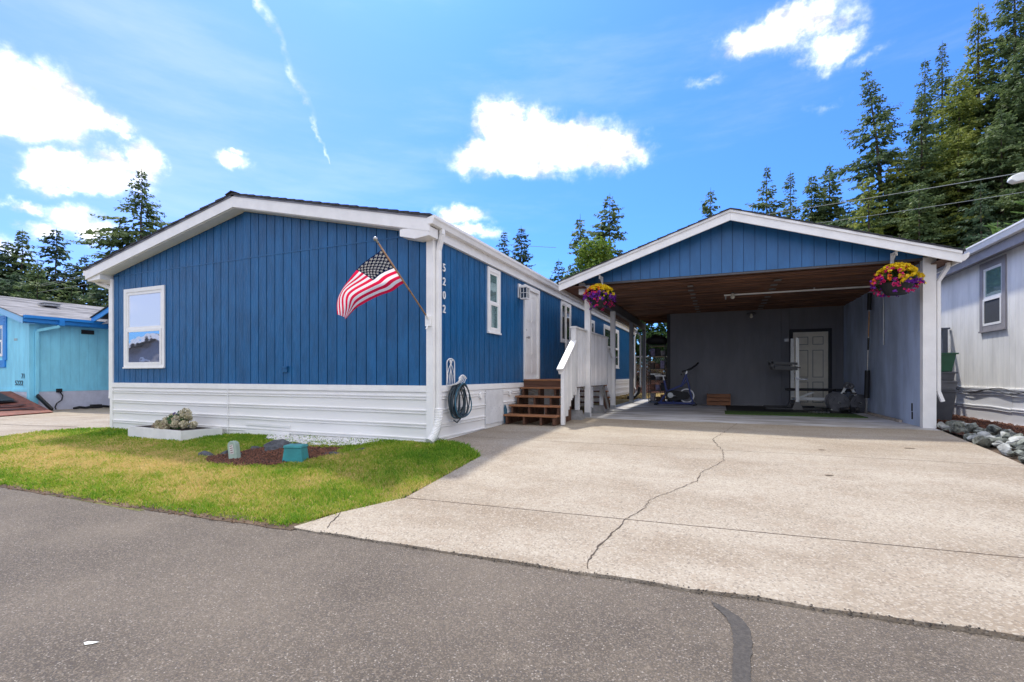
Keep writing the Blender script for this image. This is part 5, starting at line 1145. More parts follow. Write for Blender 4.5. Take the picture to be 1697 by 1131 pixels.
# dumbbells & barbells
db = thing('dumbbell_pair', 'black dumbbells lying under the plate stand', 'dumbbell', (2.95, 14.3, .39))
b = MB(BLACKM)
for x, y, a in ((2.9, 14.2, .2), (3.02, 14.32, -.15)):
    c, s_ = math.cos(a), math.sin(a); b.tube([(x-.14*c, y-.14*s_, .46), (x+.14*c, y+.14*s_, .46)], .016, 8)
    for q in (-1, 1): b.tube([(x+q*.07*c, y+q*.07*s_, .46), (x+q*.15*c, y+q*.15*s_, .46)], .062, 8)
b.build('dumbbell_body', db)
b = MB(STEEL)
dm = thing('chrome_collars', 'small chrome bar collars scattered on the turf edge', 'collars', (2.3, 13.6, .392))
for k in range(6): x = 2.0+k*.075; b.tube([(x, 13.62+.03*(k % 2), .415), (x+.05, 13.66, .415)], .021, 8)
b.build('collar', dm)
bb = thing('barbell', 'barbell standing upright against the grey side wall with a black foam pad', 'barbell', (3.22, 14.2, .39))
A0, A1 = Vector((3.24, 14.00, .40)), Vector((3.26, 13.80, 3.25)); at = lambda f: A0.lerp(A1, f)
b = MB(STEEL); b.tube([at(0), at(1)], .014, 8); b.tube([at(0.0), at(.16)], .024, 10); b.build('bar', bb)
b = MB(BLACK); b.tube([at(.13), at(.36)], .055, 12); b.build('foam_pad', bb)
b = MB(BLACK); b.tube([at(.53), at(.63)], .02, 10); b.tube([at(.86), at(1)], .045, 12); b.build('grip_sleeve', bb)
b = MB(BRASS); b.tube([at(.64), at(.85)], .0165, 10); b.build('brass_section', bb)
b = MB(GALV); b.tube([(3.33, 13.02, 3.3), (3.33, 13.02, 1.98)], .014, 8); b.build('wall_conduit', label='thin grey conduit hanging down the slate blue carport side wall', cat='conduit', org=(3.33, 13.02, 2))

# ================================================================== RIGHT: NEIGHBOUR HOUSE, GATE, BINS, ROCKS
nr = thing('mobile_home', 'pale grey manufactured home with taupe trim beyond the rock border', 'house', (8, 12, .37))
NX = 5.04; NF = fr_xneg(NX)
boards(nr, NF, 6.0, 24.0, 1.04, 3.66, openings=[(12.25, 13.12, 2.25, 3.56)], m=NEIGHW, gap=.007, pitch=.2032, depth=.01, limit=15.0, stuffname='siding_panel')
b = MB(NEIGHW); b.box(NX+.011, NX+9, 6, 24, .3, 3.72); b.build('wall', nr)
window(nr, NF, 12.19, 13.18, 2.19, 3.62, trim=.13, glass=(GLASS_TEAL, SCREEN), tm=NEIGHT, sm=WHITE, sashw=.05, split=.47)
b = MB(NEIGHT); b.box(NX-.20, NX, 5.8, 24.1, 3.67, 3.70); b.box(NX-.225, NX-.20, 5.8, 24.1, 3.62, 3.80); b.build('eave_fascia', nr)
b = MB(WHITE); b.prism([(0, 3.93), (-.11, 3.93), (-.125, 3.93), (-.125, 3.90), (-.11, 3.88), (-.09, 3.80), (0, 3.80)], 0, 18.5, lambda u, n, z: (NX-.226+u, 5.8+n, z)); b.build('gutter', nr)
b = MB(SHING_GREY); b.prism([(-.3, 3.90), (4.6, 5.0), (9.4, 3.90), (9.4, 3.84), (4.6, 4.94), (-.3, 3.84)], 0, 18.6, lambda u, n, z: (NX+u, 5.75+n, z)); b.build('roof', nr)
for k in range(6): skirting(nr, fr_xneg(NX-.0), 6+k*3.0, 9+k*3.0-.01, .30, 1.03, m=mat('glossy_grey_skirting_%d' % k, (.80, .80, .82), .25, .06, 1.5, metal=.0, stretch=(1, .3, 3)), seed=30+k, pitch=.30, wav=.010)
b = MB(WHITE); b.box(NX-.02, NX+.0, 6, 24, 1.03, 1.06); b.build('belt_board', nr)
for k, (zz, ph) in enumerate(((1.02, 0), (.99, 1.2))):
    b = MB(BLACK if k else BEAMGREY); b.tube([(NX-.035-.01*k, 14.6-i*.15, zz+.04*math.sin(i*.55+ph)-.015*math.sin(i*.21)) for i in range(30)], .009, 5); b.build('sagging_cable', nr)
# gate panel between carport and neighbour
gt = thing('side_gate', 'slate blue framed gate panel between the carport and the pale grey house', 'gate', (4.3, 14.65, .37))
GTM = mat('slate_gate_paint', (.10, .115, .15), .5, .1, 6)
for x in (3.62, 4.60, 4.88): b = MB(GTM); b.box(x, x+(.10 if x > 4.8 else .14), 14.6, 14.7, .36, 2.40); b.build('upright', gt)
b = MB(GTM); b.box(3.60, 5.02, 14.59, 14.71, 2.405, 2.44); b.box(3.76, 4.6, 14.62, 14.68, 2.18, 2.25); b.box(3.76, 4.6, 14.62, 14.68, 1.5, 1.57); b.build('cross_rail', gt)
for k in range(5): b = MB(GTM); b.box(3.78+k*.165, 3.78+k*.165+.15, 14.63, 14.65, .42, 1.5); b.build('board', gt)
# bins: a stack
def bin_(name, x, y, z0, z1, w0, w1, m, label, lid=True, dd=1.0, group=None):
    t = thing(name, label, 'bin', (x, y, z0), group)
    fr = lambda a, c_, z: (x+a, y+c_, z)
    frust(MB(m), w0, w0*dd, z0, w1, w1*dd, z1, fr).build('body', t, bevel=.012)
    if lid: frust(MB(m), w1+.022, w1*dd+.022, z1-.035, w1+.026, w1*dd+.026, z1-.005, fr).build('rim', t, bevel=.004)
    return t
bin_('wheeled_bin', 4.17, 12.75, .38, 1.0, .17, .23, BIN_GREY, 'tall dark grey refuse bin at the bottom of the stack by the carport post', dd=1.2)
bin_('storage_tote', 4.19, 12.75, 1.002, 1.20, .21, .245, BIN_LIGHT, 'mid grey storage tote resting directly on the tall refuse bin')
bin_('storage_tote', 4.18, 12.75, 1.202, 1.38, .20, .22, BIN_GREY, 'dark grey storage tote directly under the green tub')
bin_('plastic_tub', 4.19, 12.75, 1.382, 1.77, .17, .225, BIN_GREEN, 'green plastic tub on top of the stacked grey totes')
bin_('wheeled_bin', 3.83, 12.5, .38, 1.25, .17, .20, BLACKM, 'black bin half hidden behind the white carport corner post')
r = random.Random(21)
def edgeR(y): return lerp(y, [6.2, 7.1, 8.2, 9.34, 10.9], [3.15, 3.14, 3.30, 3.42, 3.56])
for k in range(250):
    y = 6.3+4.75*((k%125)/125)+r.uniform(-.05, .05); wdt = .66 if y < 10 else .46
    q = r.random(); x = edgeR(y)+.05+q*wdt; s_ = r.uniform(.05, .10)
    if r.random() < .15: s_ *= 1.5
    me = r.choice(RKS if r.random() < .7 else RKT); pile = (1-abs(q-.5)*2)*.13
    o = put_rock(me, x, y, s_, r.uniform(0, 6), r.uniform(1.1, 1.9), r.uniform(.8, 1.2), r.uniform(.6, 1.0), z=g(x, y)+.0+s_*.25+pile*r.random(), tilt=r.uniform(-.6, .6))
    tagp(o, 'grey green rock piled in the border beside the driveway', 'rock', 'rocks in the border beside the driveway')
b = MB(TANROCK); b.add([(4.0+.0, 8.2, .40), (4.75, 8.05, .40), (4.8, 9.0, .40), (4.25, 9.2, .40), (4.0, 8.3, .50), (4.72, 8.12, .62), (4.78, 8.9, .60), (4.3, 9.1, .48)], [(3, 2, 1, 0), (4, 5, 6, 7), (0, 1, 5, 4), (1, 2, 6, 5), (2, 3, 7, 6), (3, 0, 4, 7)]); b.build('stone_slab', label='flat tan stone slab leaning on the rock border near the frame edge', cat='stone slab', org=(4.4, 8.6, .4), bevel=.02)

# ================================================================== LEFT: TURQUOISE NEIGHBOUR HOUSE
nl = thing('mobile_home', 'turquoise manufactured home with bright blue eaves and a grey shingle roof', 'house', (-27.5, 9.45, 0))
LX, LY = -23.5, 9.45; LS = fr_xpos(LX); LF = fr_front(LY); LRX = -27.5
def lz(x): return 4.63-abs(x-LRX)*.262
boards(nl, LS, LY, 24, .72, 3.42, m=CYAN, pitch=.30, gap=.006, depth=.008, limit=12.0)
boards(nl, LF, -31.5, LX-.0, .72, lambda u: lz(u)-.2, breaks=(LRX,), openings=[(-26.6, -25.5, 2.1, 3.2)], m=CYAN, pitch=.30, gap=.006, depth=.008)
b = MB(CYAN); b.prism([(-31.5, .0), (LX-.01, .0), (LX-.01, 3.4), (LRX, 4.35), (-31.5, 3.4)], -14, -.009, LF); b.build('wall', nl)
b = MB(LILAC); b.box(LX-.008, LX+.012, LY, 24, -.06, .70); b.box(-31.5, LX, LY-.012, LY-.0, -.06, .70); b.build('skirting_panel', nl)
b = MB(CYAN); b.box(LX-.15, LX+.03, LY-.04, LY+.22, -.02, 3.42); b.box(LX, LX+.02, LY+.22, 24, .70, .80); b.box(-31.5, LX-.15, LY-.03, LY, .70, .80); b.build('corner_board', nl)
for xa, xb in ((LRX, LX+.42), (-31.9, LRX)):
    b = MB(SHING_GREY); b.prism([(xa, lz(xa)-.04), (xb, lz(xb)-.04), (xb, lz(xb)), (xa, lz(xa))], 0, 15, lambda u, n, z: (u, LY-.42+n, z)); b.build('roof', nl)
    b = MB(CYANP); b.prism([(xa, lz(xa)-.045), (xb, lz(xb)-.045), (xb, lz(xb)-.27), (xa, lz(xa)-.27)], 0, .03, lambda u, n, z: (u, LY-.40+n, z)); b.build('rake_board', nl)
    b = MB(CYANP); b.prism([(xa, lz(xa)-.25), (xb-.05, lz(xb)-.25), (xb-.05, lz(xb)-.27), (xa, lz(xa)-.272)], 0, .36, lambda u, n, z: (u, LY-.369+n, z)); b.build('soffit', nl)
b = MB(CYANB); b.box(LX+.40, LX+.43, LY-.36, 14.9, 3.26, 3.50); b.box(LX+.0, LX+.399, LY-.3, 14.9, 3.24, 3.258); b.build('eave_fascia', nl)
b = MB(CYANB); b.prism([(.0, 3.50), (.10, 3.50), (.10, 3.40), (.0, 3.38)], 0, 15, lambda u, n, z: (LX+.432+u, LY-.36+n, z)); b.build('gutter', nl)
downspout([(LX+.48, LY+.72, 3.40), (LX+.48, LY+.72, 3.20)], nl, CYANB, w=.16, d=.12); downspout([(LX+.46, LY+.68, 3.18), (LX+.08, LY+.16, 2.98), (LX+.08, LY+.16, .55)], nl, CYAN, w=.10)
b = MB(BLACK); b.bar((LX+.10, LY+.16, .56), (LX+.52, LY+.42, .02), .07, .20, up=(1, 0, 0)); b.build('drain_chute', nl)
b = MB(BLACKM); b.box(LX+.02, LX+.06, 11.0, 11.42, 2.98, 3.14); b.build('wall_vent', nl)
b = MB(BLACK); b.box(LX+.02, LX+.10, 10.2, 10.36, .66, .80); b.tube([(LX+.07, 10.30, .68), (LX+.09, 10.38, .52), (LX+.10, 10.34, .36), (LX+.12, 10.18, .24), (LX+.14, 10.12, .10), (LX+.16, 10.14, .01)], .022, 7); b.build('power_lead', nl)
b = MB(BLACK); b.tube([(LX+.35, 10.6+.2*k, .02+.04*(k % 2)) for k in range(9)], .05, 7); b.box(LX+.2, LX+.45, 11.2, 11.5, .0, .14); b.build('cable_heap', nl)
window(nl, LF, -26.62, -25.45, 2.05, 3.25, trim=.07, glass=(GLASS_DARK, GLASS_DARK))
b = MB(CYANB); b.box(-25.44, -25.18, LY-.04, LY, 1.9, 3.62); b.box(-26.6, -25.44, LY-.04, LY, 3.26, 3.62); b.box(-25.9, -25.26, LY-.05, LY, 1.62, 1.9); b.build('shutter_board', nl)
for k in range(3): b = MB(CYANB); b.lathe((-25.32, LY-.041, 3.5-.12*k), [(.02, 0), (.02, .01)], 8, (0, -1, 0)); b.build('shutter_stud', nl)
b = MB(mat('plaque', (.35, .5, .55), .5)); b.box(-24.65, -24.42, LY-.012, LY-.001, 2.63, 2.72); b.build('name_plate', nl)
DK = mat('dark_number_paint', (.03, .05, .09), .5)
text_mesh('number_digits', '5222', .26, DK, nl, (-24.28, LY-.012, 1.02), RF, .004, 1.15); text_mesh('number_digits', '71', .26, DK, nl, (-23.98, LY-.012, 1.28), RF, .004, 1.0)
# cross gable of the porch further back
for s_ in (0, 1):
    xa, xb, za, zb2 = ((-23.1, -19.8, 3.40, 4.49), (-19.8, -16.5, 4.49, 3.40))[s_]
    b = MB(CYANB); b.prism([(xa, za), (xb, zb2), (xb, zb2+.20), (xa, za+.20)], 0, .04, lambda u, n, z: (u, 11.15+n, z)); b.build('porch_rake', nl)
    b = MB(SHINGLE); b.prism([(xa, za+.205), (xb, zb2+.205), (xb, zb2+.24), (xa, za+.24)], 0, 7, lambda u, n, z: (u, 11.1+n, z)); b.build('porch_roof', nl)
b = MB(NEIGHT); b.prism([(-22.9, 3.38), (-19.8, 4.40), (-16.7, 3.38)], 0, .05, lambda u, n, z: (u, 11.4+n, z)); b.build('porch_gable', nl)
for x in (-16.8,):
    for y in (11.5, 17.5): b = MB(CYANB); b.box(x, x+.1, y, y+.1, -.02, 3.38); b.build('porch_post', nl)
b = MB(GALV); b.box(-26.0, -25.55, 10.75, 11.25, lz(-25.8)+.02, lz(-25.8)+.10); b.box(-26.06, -25.5, 10.7, 11.3, lz(-25.8)+.12, lz(-25.8)+.15); b.build('roof_vent', nl)
rp = thing('ramp', 'red brown wooden ramp with slots in front of the turquoise house', 'ramp', (-21.5, 8.0, 0))
b = MB(BRICKR); b.add([(-24.5, 7.0, .0), (-20.9, 7.6, .0), (-21.6, 9.3, .0), (-24.5, 9.3, .0), (-24.5, 7.0, .62), (-20.9, 7.6, .03), (-21.6, 9.3, .03), (-24.5, 9.3, .72)], [(3, 2, 1, 0), (4, 5, 6, 7), (0, 1, 5, 4), (1, 2, 6, 5), (2, 3, 7, 6), (3, 0, 4, 7)]); b.build('ramp_deck', rp)
b = MB(BLACK)
for k in range(3):
    f0 = .20+.16*k; a = Vector((-20.9, 7.6, .035)).lerp(Vector((-24.5, 7.0, .625)), f0); c = Vector((-21.6, 9.3, .035)).lerp(Vector((-24.5, 9.3, .725)), f0); p0, p1 = a.lerp(c, .15), a.lerp(c, .8)
    b.bar(p0+Vector((0, 0, .008)), p1+Vector((0, 0, .008)), .14, .012)
a = [Vector((-24.5, 7.5, .68)), Vector((-22.9, 7.75, .405)), Vector((-23.1, 8.9, .43)), Vector((-24.5, 8.9, .735))]; b.face(a); b.build('slot', rp)
b = MB(WHITE); b.bar((-24.5, 6.97, .60), (-20.9, 7.57, .02), .03, .05); b.build('edge_strip', rp)

# ================================================================== HOUSE ACROSS THE ROAD (seen mirrored in the window panes)
ac = thing('mobile_home', 'plain grey roofed home across the road behind the viewer', 'house', (-41.5, -14, 0))
ax = -41.5
b = MB(NEIGHT); b.box(ax-5, ax+5, -26, -12, 0, 3.2); b.prism([(ax-5, 3.2), (ax+5, 3.2), (ax, 4.3)], 0, 14, lambda u, n, z: (u, -12-n, z)); b.build('wall', ac)
b = MB(SHING_GREY); b.prism([(ax-5.5, 3.1), (ax, 4.45), (ax+5.5, 3.1), (ax+5.5, 3.25), (ax, 4.6), (ax-5.5, 3.25)], 0, 15, lambda u, n, z: (u, -11.5-n, z)); b.build('roof', ac)
b = MB(WHITE); b.prism([(ax-5.5, 3.0), (ax, 4.35), (ax+5.5, 3.0), (ax+5.5, 3.25), (ax, 4.6), (ax-5.5, 3.25)], 0, .03, lambda u, n, z: (u, -11.45-n, z)); b.build('rake_board', ac)
window(ac, lambda u, n, z: (u, -12+n, z), ax-2, ax-.8, 1.3, 2.7, glass=(GLASS_DARK, GLASS_DARK))

# ================================================================== TREES
def conifer_mesh(H, rad, seed, m, dens=1., lean=0., sparse=0., base=.10, leafs=1., size=1.35):
    r = np.random.default_rng(seed); Ps = []; Ds = []; Ls = []; Ss = []
    tx = lambda z: lean*max(0, (z/H-.55))**1.6*H
    z = H*base; ph = r.uniform(0, 6.28, 3); knee = r.uniform(.30, .42)
    while z < H-.12:
        top = 1-z/H; step = (.26+.28*min(1, top*4))*r.uniform(.7, 1.35)/dens
        Rz = rad*(min(1, top/knee)**1.0*.97+.03)*(.86+.20*math.sin(z*.9+ph[0])); nb = int(r.integers(4, 7))-(1 if sparse and r.random() < sparse else 0)
        a0 = r.uniform(0, 6.28)
        for k in range(nb):
            a = a0+k*6.283/nb+r.normal(0, .3); L = Rz*r.uniform(.55, 1.12)*(1+.16*math.sin(a+ph[1]))
            if r.random() < .10: L *= 1.25
            if r.random() < sparse*.25: continue
            L = max(L, .18); ca, sa = math.cos(a), math.sin(a); n = max(2, int(L/.20*leafs)); q = (np.arange(n)+r.random(n))/n; q = q[(q > .10) | (L < 1)]
            n = len(q); rise = r.uniform(.10, .45) if top < .25 else r.uniform(-.20, .15); dr = r.uniform(.12, .42)
            px_, py_, pz_ = tx(z)+ca*q*L, sa*q*L, z+rise*q*L-dr*q**1.7*L+.10*L*q**6
            bs = r.uniform(.1, .6)
            for side in (-1, 1):
                ang = a+side*r.uniform(.55, 1.15, n); tl = (.34*L*(1-q)+.20)*r.uniform(.55, 1.25, n); tl = np.minimum(tl, 1.05)
                dz = r.uniform(-.55, -.02, n); kk = 3 if L > 1.6 else 2
                for j in range(kk):
                    f = (j+.4)/kk; l = tl/kk*r.uniform(.75, 1.25, n)*(1.15-.25*f)
                    Ps.append(np.stack([px_+np.cos(ang)*tl*f, py_+np.sin(ang)*tl*f, pz_+dz*tl*f*.8], 1)); aj = ang+r.normal(0, .45, n)
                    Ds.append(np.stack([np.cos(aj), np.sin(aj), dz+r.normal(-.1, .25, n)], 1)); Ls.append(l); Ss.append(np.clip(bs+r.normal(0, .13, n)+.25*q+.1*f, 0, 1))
        z += step
    P = np.concatenate(Ps); D = np.concatenate(Ds); L = np.concatenate(Ls)[:, None]; S_ = np.concatenate(Ss); D /= np.linalg.norm(D, axis=1)[:, None]; n = len(P)
    side = np.cross(D, np.array([0, 0, 1.])); side /= np.linalg.norm(side, axis=1)[:, None]+1e-9
    t = r.normal(0, .7, (n, 1)); up = np.cross(side, D); s2 = side*np.cos(t)+up*np.sin(t); L = L*size+.03; W = L*r.uniform(.26, .48, (n, 1)); mid = P+D*L*.5
    V = np.stack([P-D*L*.15, mid+s2*W, P+D*L*1.0-np.array([0, 0, 1])*L*.12, mid-s2*W], 1).reshape(-1, 3)
    lead = np.array([[tx(H)-.03, 0, H-.6], [tx(H)+.03, 0, H-.6], [tx(H)+.01, 0, H+.15], [tx(H)-.01, 0, H+.15]]); V = np.concatenate([V, lead], 0)
    F_ = np.arange(len(V)).reshape(-1, 4)
    return np_mesh('crown', V, F_, [m], np.concatenate([np.repeat(S_, 4), np.full(4, .3)]))
def trunk_mesh(H, rad, lean, seed):
    b = MB(TRUNKM); r = random.Random(seed); n = 9; tx = lambda z: lean*max(0, (z/H-.55))**1.6*H
    b.tube([(tx(H*i/n), .05*math.sin(i*1.7), H*i/n) for i in range(n+1)], [max(.012, .013*H*(1-i/n)**.9) for i in range(n+1)], 8)
    for k in range(int(H*1.2)):
        z = H*(.1+.8*r.random()); a = r.uniform(0, 6.28); L = rad*(1-z/H)*r.uniform(.6, 1.1)+.2
        b.tube([(tx(z), 0, z), (tx(z)+math.cos(a)*L*.5, math.sin(a)*L*.5, z-.06*L), (tx(z)+math.cos(a)*L, math.sin(a)*L, z-.16*L)], [.02+.012*L, .015+.006*L, .006], 4)
    me = bpy.data.meshes.new('trunk'); me.from_pydata(b.v, [], b.f); me.materials.append(TRUNKM); me.update(); return me
def conifer(x, y, H, rad, seed, label, m=FIR, group=None, gz=.3, **k):
    t = thing('fir_tree', label, 'tree', (x, y, gz), group); lean = k.get('lean', 0.)
    c = bpy.data.objects.new('crown', conifer_mesh(H, rad, seed, m, **k)); COL.objects.link(c); c.parent = t
    c['kind'] = 'stuff'
    c = bpy.data.objects.new('trunk', trunk_mesh(H, rad, lean, seed)); COL.objects.link(c); c.parent = t
    return t
GLT = 'firs behind the turquoise house'; GRT = 'tall firs behind the carport'; GMT = 'firs between the two roofs'
TL = [(-60.9,22.9,13.6,3.5,'fir closest to the frame edge behind the turquoise roof'),(-59.6,23.4,14.6,3.0,'narrow topped fir second from the frame edge behind the turquoise roof'),(-58.0,25.2,15.0,3.2,'pointed fir standing alone above the turquoise roof ridge'),(-51.8,21.3,10.6,2.5,'low dense fir in front of the pointed pair at the turquoise roof'),(-56.7,26.8,12.7,3.0,'fir just left of the tall one behind the white eave'),(-51.7,25.7,11.0,2.6,'shorter fir tucked under the white eave corner'),(-45.5,24.0,11.1,3.0,'dark fir filling the gap below the tall fir at the eave'),(-53.0,24.1,9.5,2.6,'lowest dark fir above the turquoise roof vent'),(-62.2,21.2,14.9,3.5,'fir cut by the picture edge beyond the turquoise house'),(-49,27,11.5,3.2,'bushy fir behind the middle of the turquoise roof'),(-55.5,21.5,9.8,3.4,'broad dark fir low over the turquoise roof')]
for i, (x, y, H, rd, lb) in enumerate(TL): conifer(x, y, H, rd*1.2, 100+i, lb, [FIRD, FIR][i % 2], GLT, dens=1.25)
conifer(-39.5, 22.2, 16.4, 3.5, 131, 'tall wide fir rising above the left slope of the blue house roof', FIR, None, dens=1.35, sparse=.1, leafs=1.3, size=1.0)
for i, (x, y, H, rd, sp, lb) in enumerate([(-25.4,56.6,19.6,3.1,.1,'smaller of the two firs above the long white gutter'),(-22.6,55.6,19.5,4.3,.0,'broader of the two firs above the long white gutter'),(-18.3,57.4,15.4,3.0,.3,'tiny fir top between the gutter and the carport rake'),(-13.2,48.7,17.6,3.6,.7,'thin see-through fir beside the yellow green tree'),(-10.8,51.9,20.5,4.6,.5,'tallest fir between the roofs, behind the yellow green tree'),(-0.9,59.5,22.3,4.2,.6,'lone fir top just left of the carport ridge')]):
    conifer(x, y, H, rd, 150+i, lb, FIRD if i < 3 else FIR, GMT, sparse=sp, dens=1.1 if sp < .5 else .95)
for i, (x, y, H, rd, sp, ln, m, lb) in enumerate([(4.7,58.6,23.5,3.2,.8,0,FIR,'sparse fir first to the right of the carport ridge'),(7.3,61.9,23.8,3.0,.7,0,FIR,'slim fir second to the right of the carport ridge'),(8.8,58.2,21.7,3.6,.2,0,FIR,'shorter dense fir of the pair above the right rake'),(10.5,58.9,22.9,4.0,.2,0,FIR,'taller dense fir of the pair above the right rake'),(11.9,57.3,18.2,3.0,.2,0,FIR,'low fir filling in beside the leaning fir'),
    (12.9,51.1,27.8,4.2,.6,-.14,FIR,'tall fir with a top leaning to the left'),(13.7,49.4,19.6,4.0,.2,0,FIR2,'olive green fir below the leaning fir'),(17.2,55.2,29.7,3.0,.6,0,FIR,'thin topped fir left of the tallest one'),(19.1,57.2,32.1,3.0,.6,0,FIR,'thin topped fir pressed against the tallest one'),(20.7,54.6,33.4,5.0,.35,0,FIR2,'tallest fir with a crown coloured sunlit olive'),(17.3,48.8,20.5,4.6,.2,0,FIR2,'broad olive fir in front of the tallest one'),(22.5,53.2,36.0,4.6,.5,0,FIR,'huge fir cut by the top right corner'),(19.3,47.4,20.9,4.8,.1,0,FIR,'broad fir in front of the huge corner fir'),(26.4,56.8,31.0,4.6,.3,0,FIRD,'dark fir behind the grey neighbour roof'),(10.8,46.0,16.8,3.4,.1,0,FIR2,'low olive fir above the carport rake end'),(13.7,45.1,15.5,3.8,.1,0,FIR,'low dense fir above the right carport eave'),(16.9,44.2,14.7,4.0,.1,0,FIRD,'low dark fir above the white eave corner'),(19.2,44.1,15.9,4.0,.1,0,FIR,'low fir over the neighbour gutter'),(15.5,50.5,24.5,4.2,.2,0,FIR,'mid height fir between the leaning and tallest firs'),(18.3,51.5,26.0,4.8,.1,0,FIR2,'thick olive fir below the thin topped pair'),(22.0,50.0,27.5,5.0,.1,0,FIR,'thick green fir under the huge corner fir'),(14.6,49.0,18.5,4.2,.1,0,FIR,'bushy fir at the foot of the leaning fir'),(25.0,52.5,29.0,5.0,.1,0,FIR2,'olive fir above the street lamp')]):
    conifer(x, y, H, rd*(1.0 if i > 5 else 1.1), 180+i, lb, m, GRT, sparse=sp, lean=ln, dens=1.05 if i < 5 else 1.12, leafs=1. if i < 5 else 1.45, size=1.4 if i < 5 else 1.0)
for i, (x, y, H, rd) in enumerate([(-52, -18, 5.5, 4), (-58, -30, 7, 4.5), (-34, -33, 7, 4), (2, -40, 15, 5), (-70, -36, 9, 4.5)]): conifer(x, y, H, rd, 230+i, 'fir standing behind the house across the road', FIR, 'firs across the road', gz=0, dens=.6)
def broadleaf(x, y, z0, z1, rad, seed, label, m, n=3500, size=.16, gz=.3, name='leafy_tree'):
    t = thing(name, label, 'tree', (x, y, gz)); r = random.Random(seed); C_ = []
    for k in range(26): a = r.uniform(0, 6.28); q = r.uniform(0, 1)**.5*rad*.75; f = r.random(); C_.append((x+math.cos(a)*q*(1-.5*f), y+math.sin(a)*q*(1-.5*f), z0+(z1-z0)*f, rad*r.uniform(.22, .42)))
    o = leaf_cloud('crown', C_, n, size, m, seed, parent=t, up=.5); o['kind'] = 'stuff'
    b = MB(TRUNKM); b.tube([(x, y, gz), (x+.1, y, (gz+z0)/2), (x, y, z1*.8)], [.16, .12, .03], 8)
    for k in range(6): c = C_[k]; b.tube([(x, y, z0*.8+gz), ((x+c[0])/2, (y+c[1])/2, (z0+c[2])/2), c[:3]], [.07, .04, .01], 5)
    b.build('trunk', t)
broadleaf(-10.9, 45.0, 9.0, 13.4, 3.0, 300, 'yellow green broadleaf tree in front of the firs between the roofs', LEAFY, 5200, .17)
broadleaf(-40.4, 18.6, 3.5, 5.6, 1.3, 301, 'bright green shrubby tree behind the turquoise roof', LEAFY, 1600, .12)
broadleaf(-38.4, 19.4, 3.2, 5.5, 1.2, 302, 'bright green shrub tree showing beside the white eave downspout', LEAFG, 1400, .12)
# young firs with pale shoots behind the neighbour's roof
SAP = leafy('pale_new_needles', [(0, (.04, .10, .03)), (.5, (.12, .22, .05)), (1, (.26, .38, .10))], trans=.3)
for i, (x, y, H, lb) in enumerate([(8.2, 29.6, 8.0, 'slender sapling with pale shoots above the right rake'), (9.9, 24.6, 7.0, 'pale sapling tallest behind the grey neighbour gutter'), (9.2, 25.4, 6.3, 'pale sapling leaning over the grey neighbour gutter'), (9.3, 28.9, 6.6, 'small pale sapling beyond the carport eave corner'), (11.2, 25.6, 8.1, 'pale sapling at the frame edge above the gutter')]):
    t = thing('young_fir', lb, 'tree', (x, y, .3)); r = random.Random(400+i); b = MB(SAP); top = H
    nb = 26
    for k in range(nb):
        z = H*(.45+.55*k/nb); L = (1-k/nb)*1.5+.18; a = r.uniform(0, 6.28); c, s_ = math.cos(a), math.sin(a)
        for q in range(9):
            f = q/9; p = Vector((x+c*L*f, y+s_*L*f, .3+z+L*f*.45)); 
            for sd in (-1, 1): e = p+Vector((c*.13-s_*sd*.12, s_*.13+c*sd*.12, .05)); b.face([p+Vector((0, 0, .03)), e+Vector((0, 0, .025)), e, p-Vector((0, 0, .03))])
    me_ = b.build('needles', t, kind='stuff')
    a_ = me_.data.attributes.new('shade', 'FLOAT', 'POINT'); a_.data.foreach_set('value', [r.uniform(.2, 1) for _ in me_.data.vertices])
    b = MB(TRUNKM); b.tube([(x, y, .3), (x, y, H+.3)], [.07, .015], 6); b.build('trunk', t)
# laurel thicket behind the carport gap
hd = []
r = random.Random(77)
for k in range(120): hd.append((-8.5+(k%60)*.2+r.uniform(-.3, .3), 27.6+r.uniform(-.5, .6), 1.6+5.6*r.random(), r.uniform(.5, .9)))
o = leaf_cloud('laurel_hedge', hd, 34000, .14, LEAFG, 77, squash=1); tagp(o, 'tall dark green laurel thicket behind the chain link fence', 'hedge')
bh = []
for k in range(26): bh.append((-7+k*.33, 26.3+r.uniform(-.2, .2), .8+1.0*r.random(), .42))
o = leaf_cloud('dry_brush', bh, 5000, .10, leafy('dry_brown_brush', [(0, (.09, .05, .03)), (.6, (.17, .10, .05)), (1, (.16, .18, .06))]), 78); tagp(o, 'dry brown undergrowth below the laurel thicket', 'undergrowth', kind='stuff')
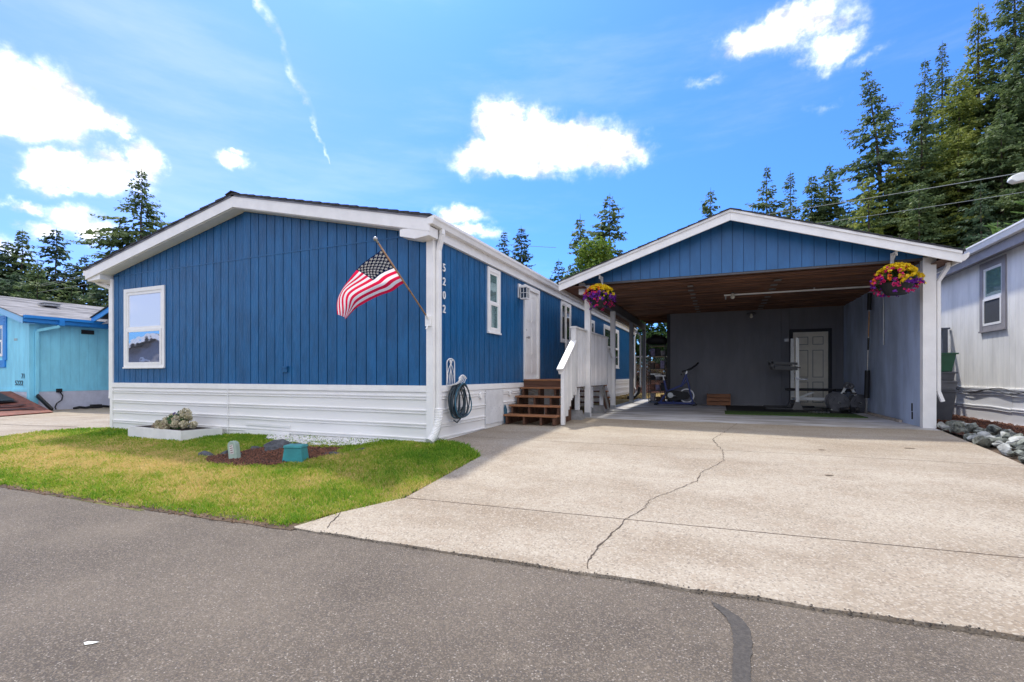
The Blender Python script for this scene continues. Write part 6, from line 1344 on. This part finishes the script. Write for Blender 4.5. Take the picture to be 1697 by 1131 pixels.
# chain link fence
fn = thing('chain_link_fence', 'galvanised chain link fence with a pipe top rail behind the yard', 'fence', (-3, 25.0, .37))
b = MB(GALV); b.tube([(-10, 25, 2.25), (4, 25, 2.25)], .025, 8); b.build('top_rail', fn)
for x in (-9, -6.4, -3.9, -1.4, 1.1, 3.6): b = MB(GALV); b.tube([(x, 25.0, .3), (x, 25.0, 2.3)], .03, 8); b.build('post', fn)
b = MB(GALV)
for k in range(140):
    x = -10+k*.1
    for sd in (-1, 1): b.bar((x, 25.01, .4), (x+sd*1.85*.62, 25.01, 2.24), .004, .004)
b.build('wire_mesh', fn, kind='stuff')

# ================================================================== WIRES AND STREET LAMP
def wire(p, q, sag, rr, label, m=WIREM):
    p, q = Vector(p), Vector(q); pts = []
    for i in range(25): f = i/24; v = p.lerp(q, f); v.z -= sag*4*f*(1-f); pts.append(v)
    b = MB(m); b.tube(pts, rr, 5); b.build('power_line', label=label, cat='power line', org=tuple(p))
wire((-1.39, 40.75, 13.25), (13.0, 19.0, 7.6), .12, .016, 'upper power line crossing the firs on the carport side')
wire((2.4, 40.19, 12.08), (13.0, 19.0, 7.05), .15, .012, 'lower power line crossing the firs on the carport side')
for k, (za, zb_) in enumerate(((11.18, 7.90), (11.0, 7.78), (10.66, 7.25))):
    wire((-86.15, 28.35, za), (-34.82, 17.72, zb_), .25, .016, ['topmost', 'middle', 'lowest'][k]+' of the three wires above the turquoise roof')
wire((-16.4, 36.4, 12.16), (-12.4, 38.2, 11.9), .02, .018, 'short thin wire in front of the firs above the long gutter')
sl = thing('street_lamp', 'pale street lamp head reaching in at the right edge above the power lines', 'street lamp', (12.5, 23.0, .3))
b = MB(GALV); b.tube([(12.5, 23, .3), (12.5, 23, 7.6), (12.3, 23, 8.1), (11.6, 22.95, 8.4), (10.2, 22.8, 8.38)], [.10, .07, .05, .04, .035], 10); b.build('pole', sl)
b = MB(OFFWHITE); b.prism([(9.45, 8.22), (9.6, 8.12), (10.2, 8.20), (10.25, 8.42), (9.75, 8.44), (9.5, 8.36)], -.16, .16, lambda u, n, z: (u, 22.75+n, z)); b.build('lamp_head', sl, bevel=.03)
print('triangles', sum(len(o.data.loops)-2*len(o.data.polygons) for o in SC.objects if o.type == 'MESH'), 'objects', len(SC.objects))
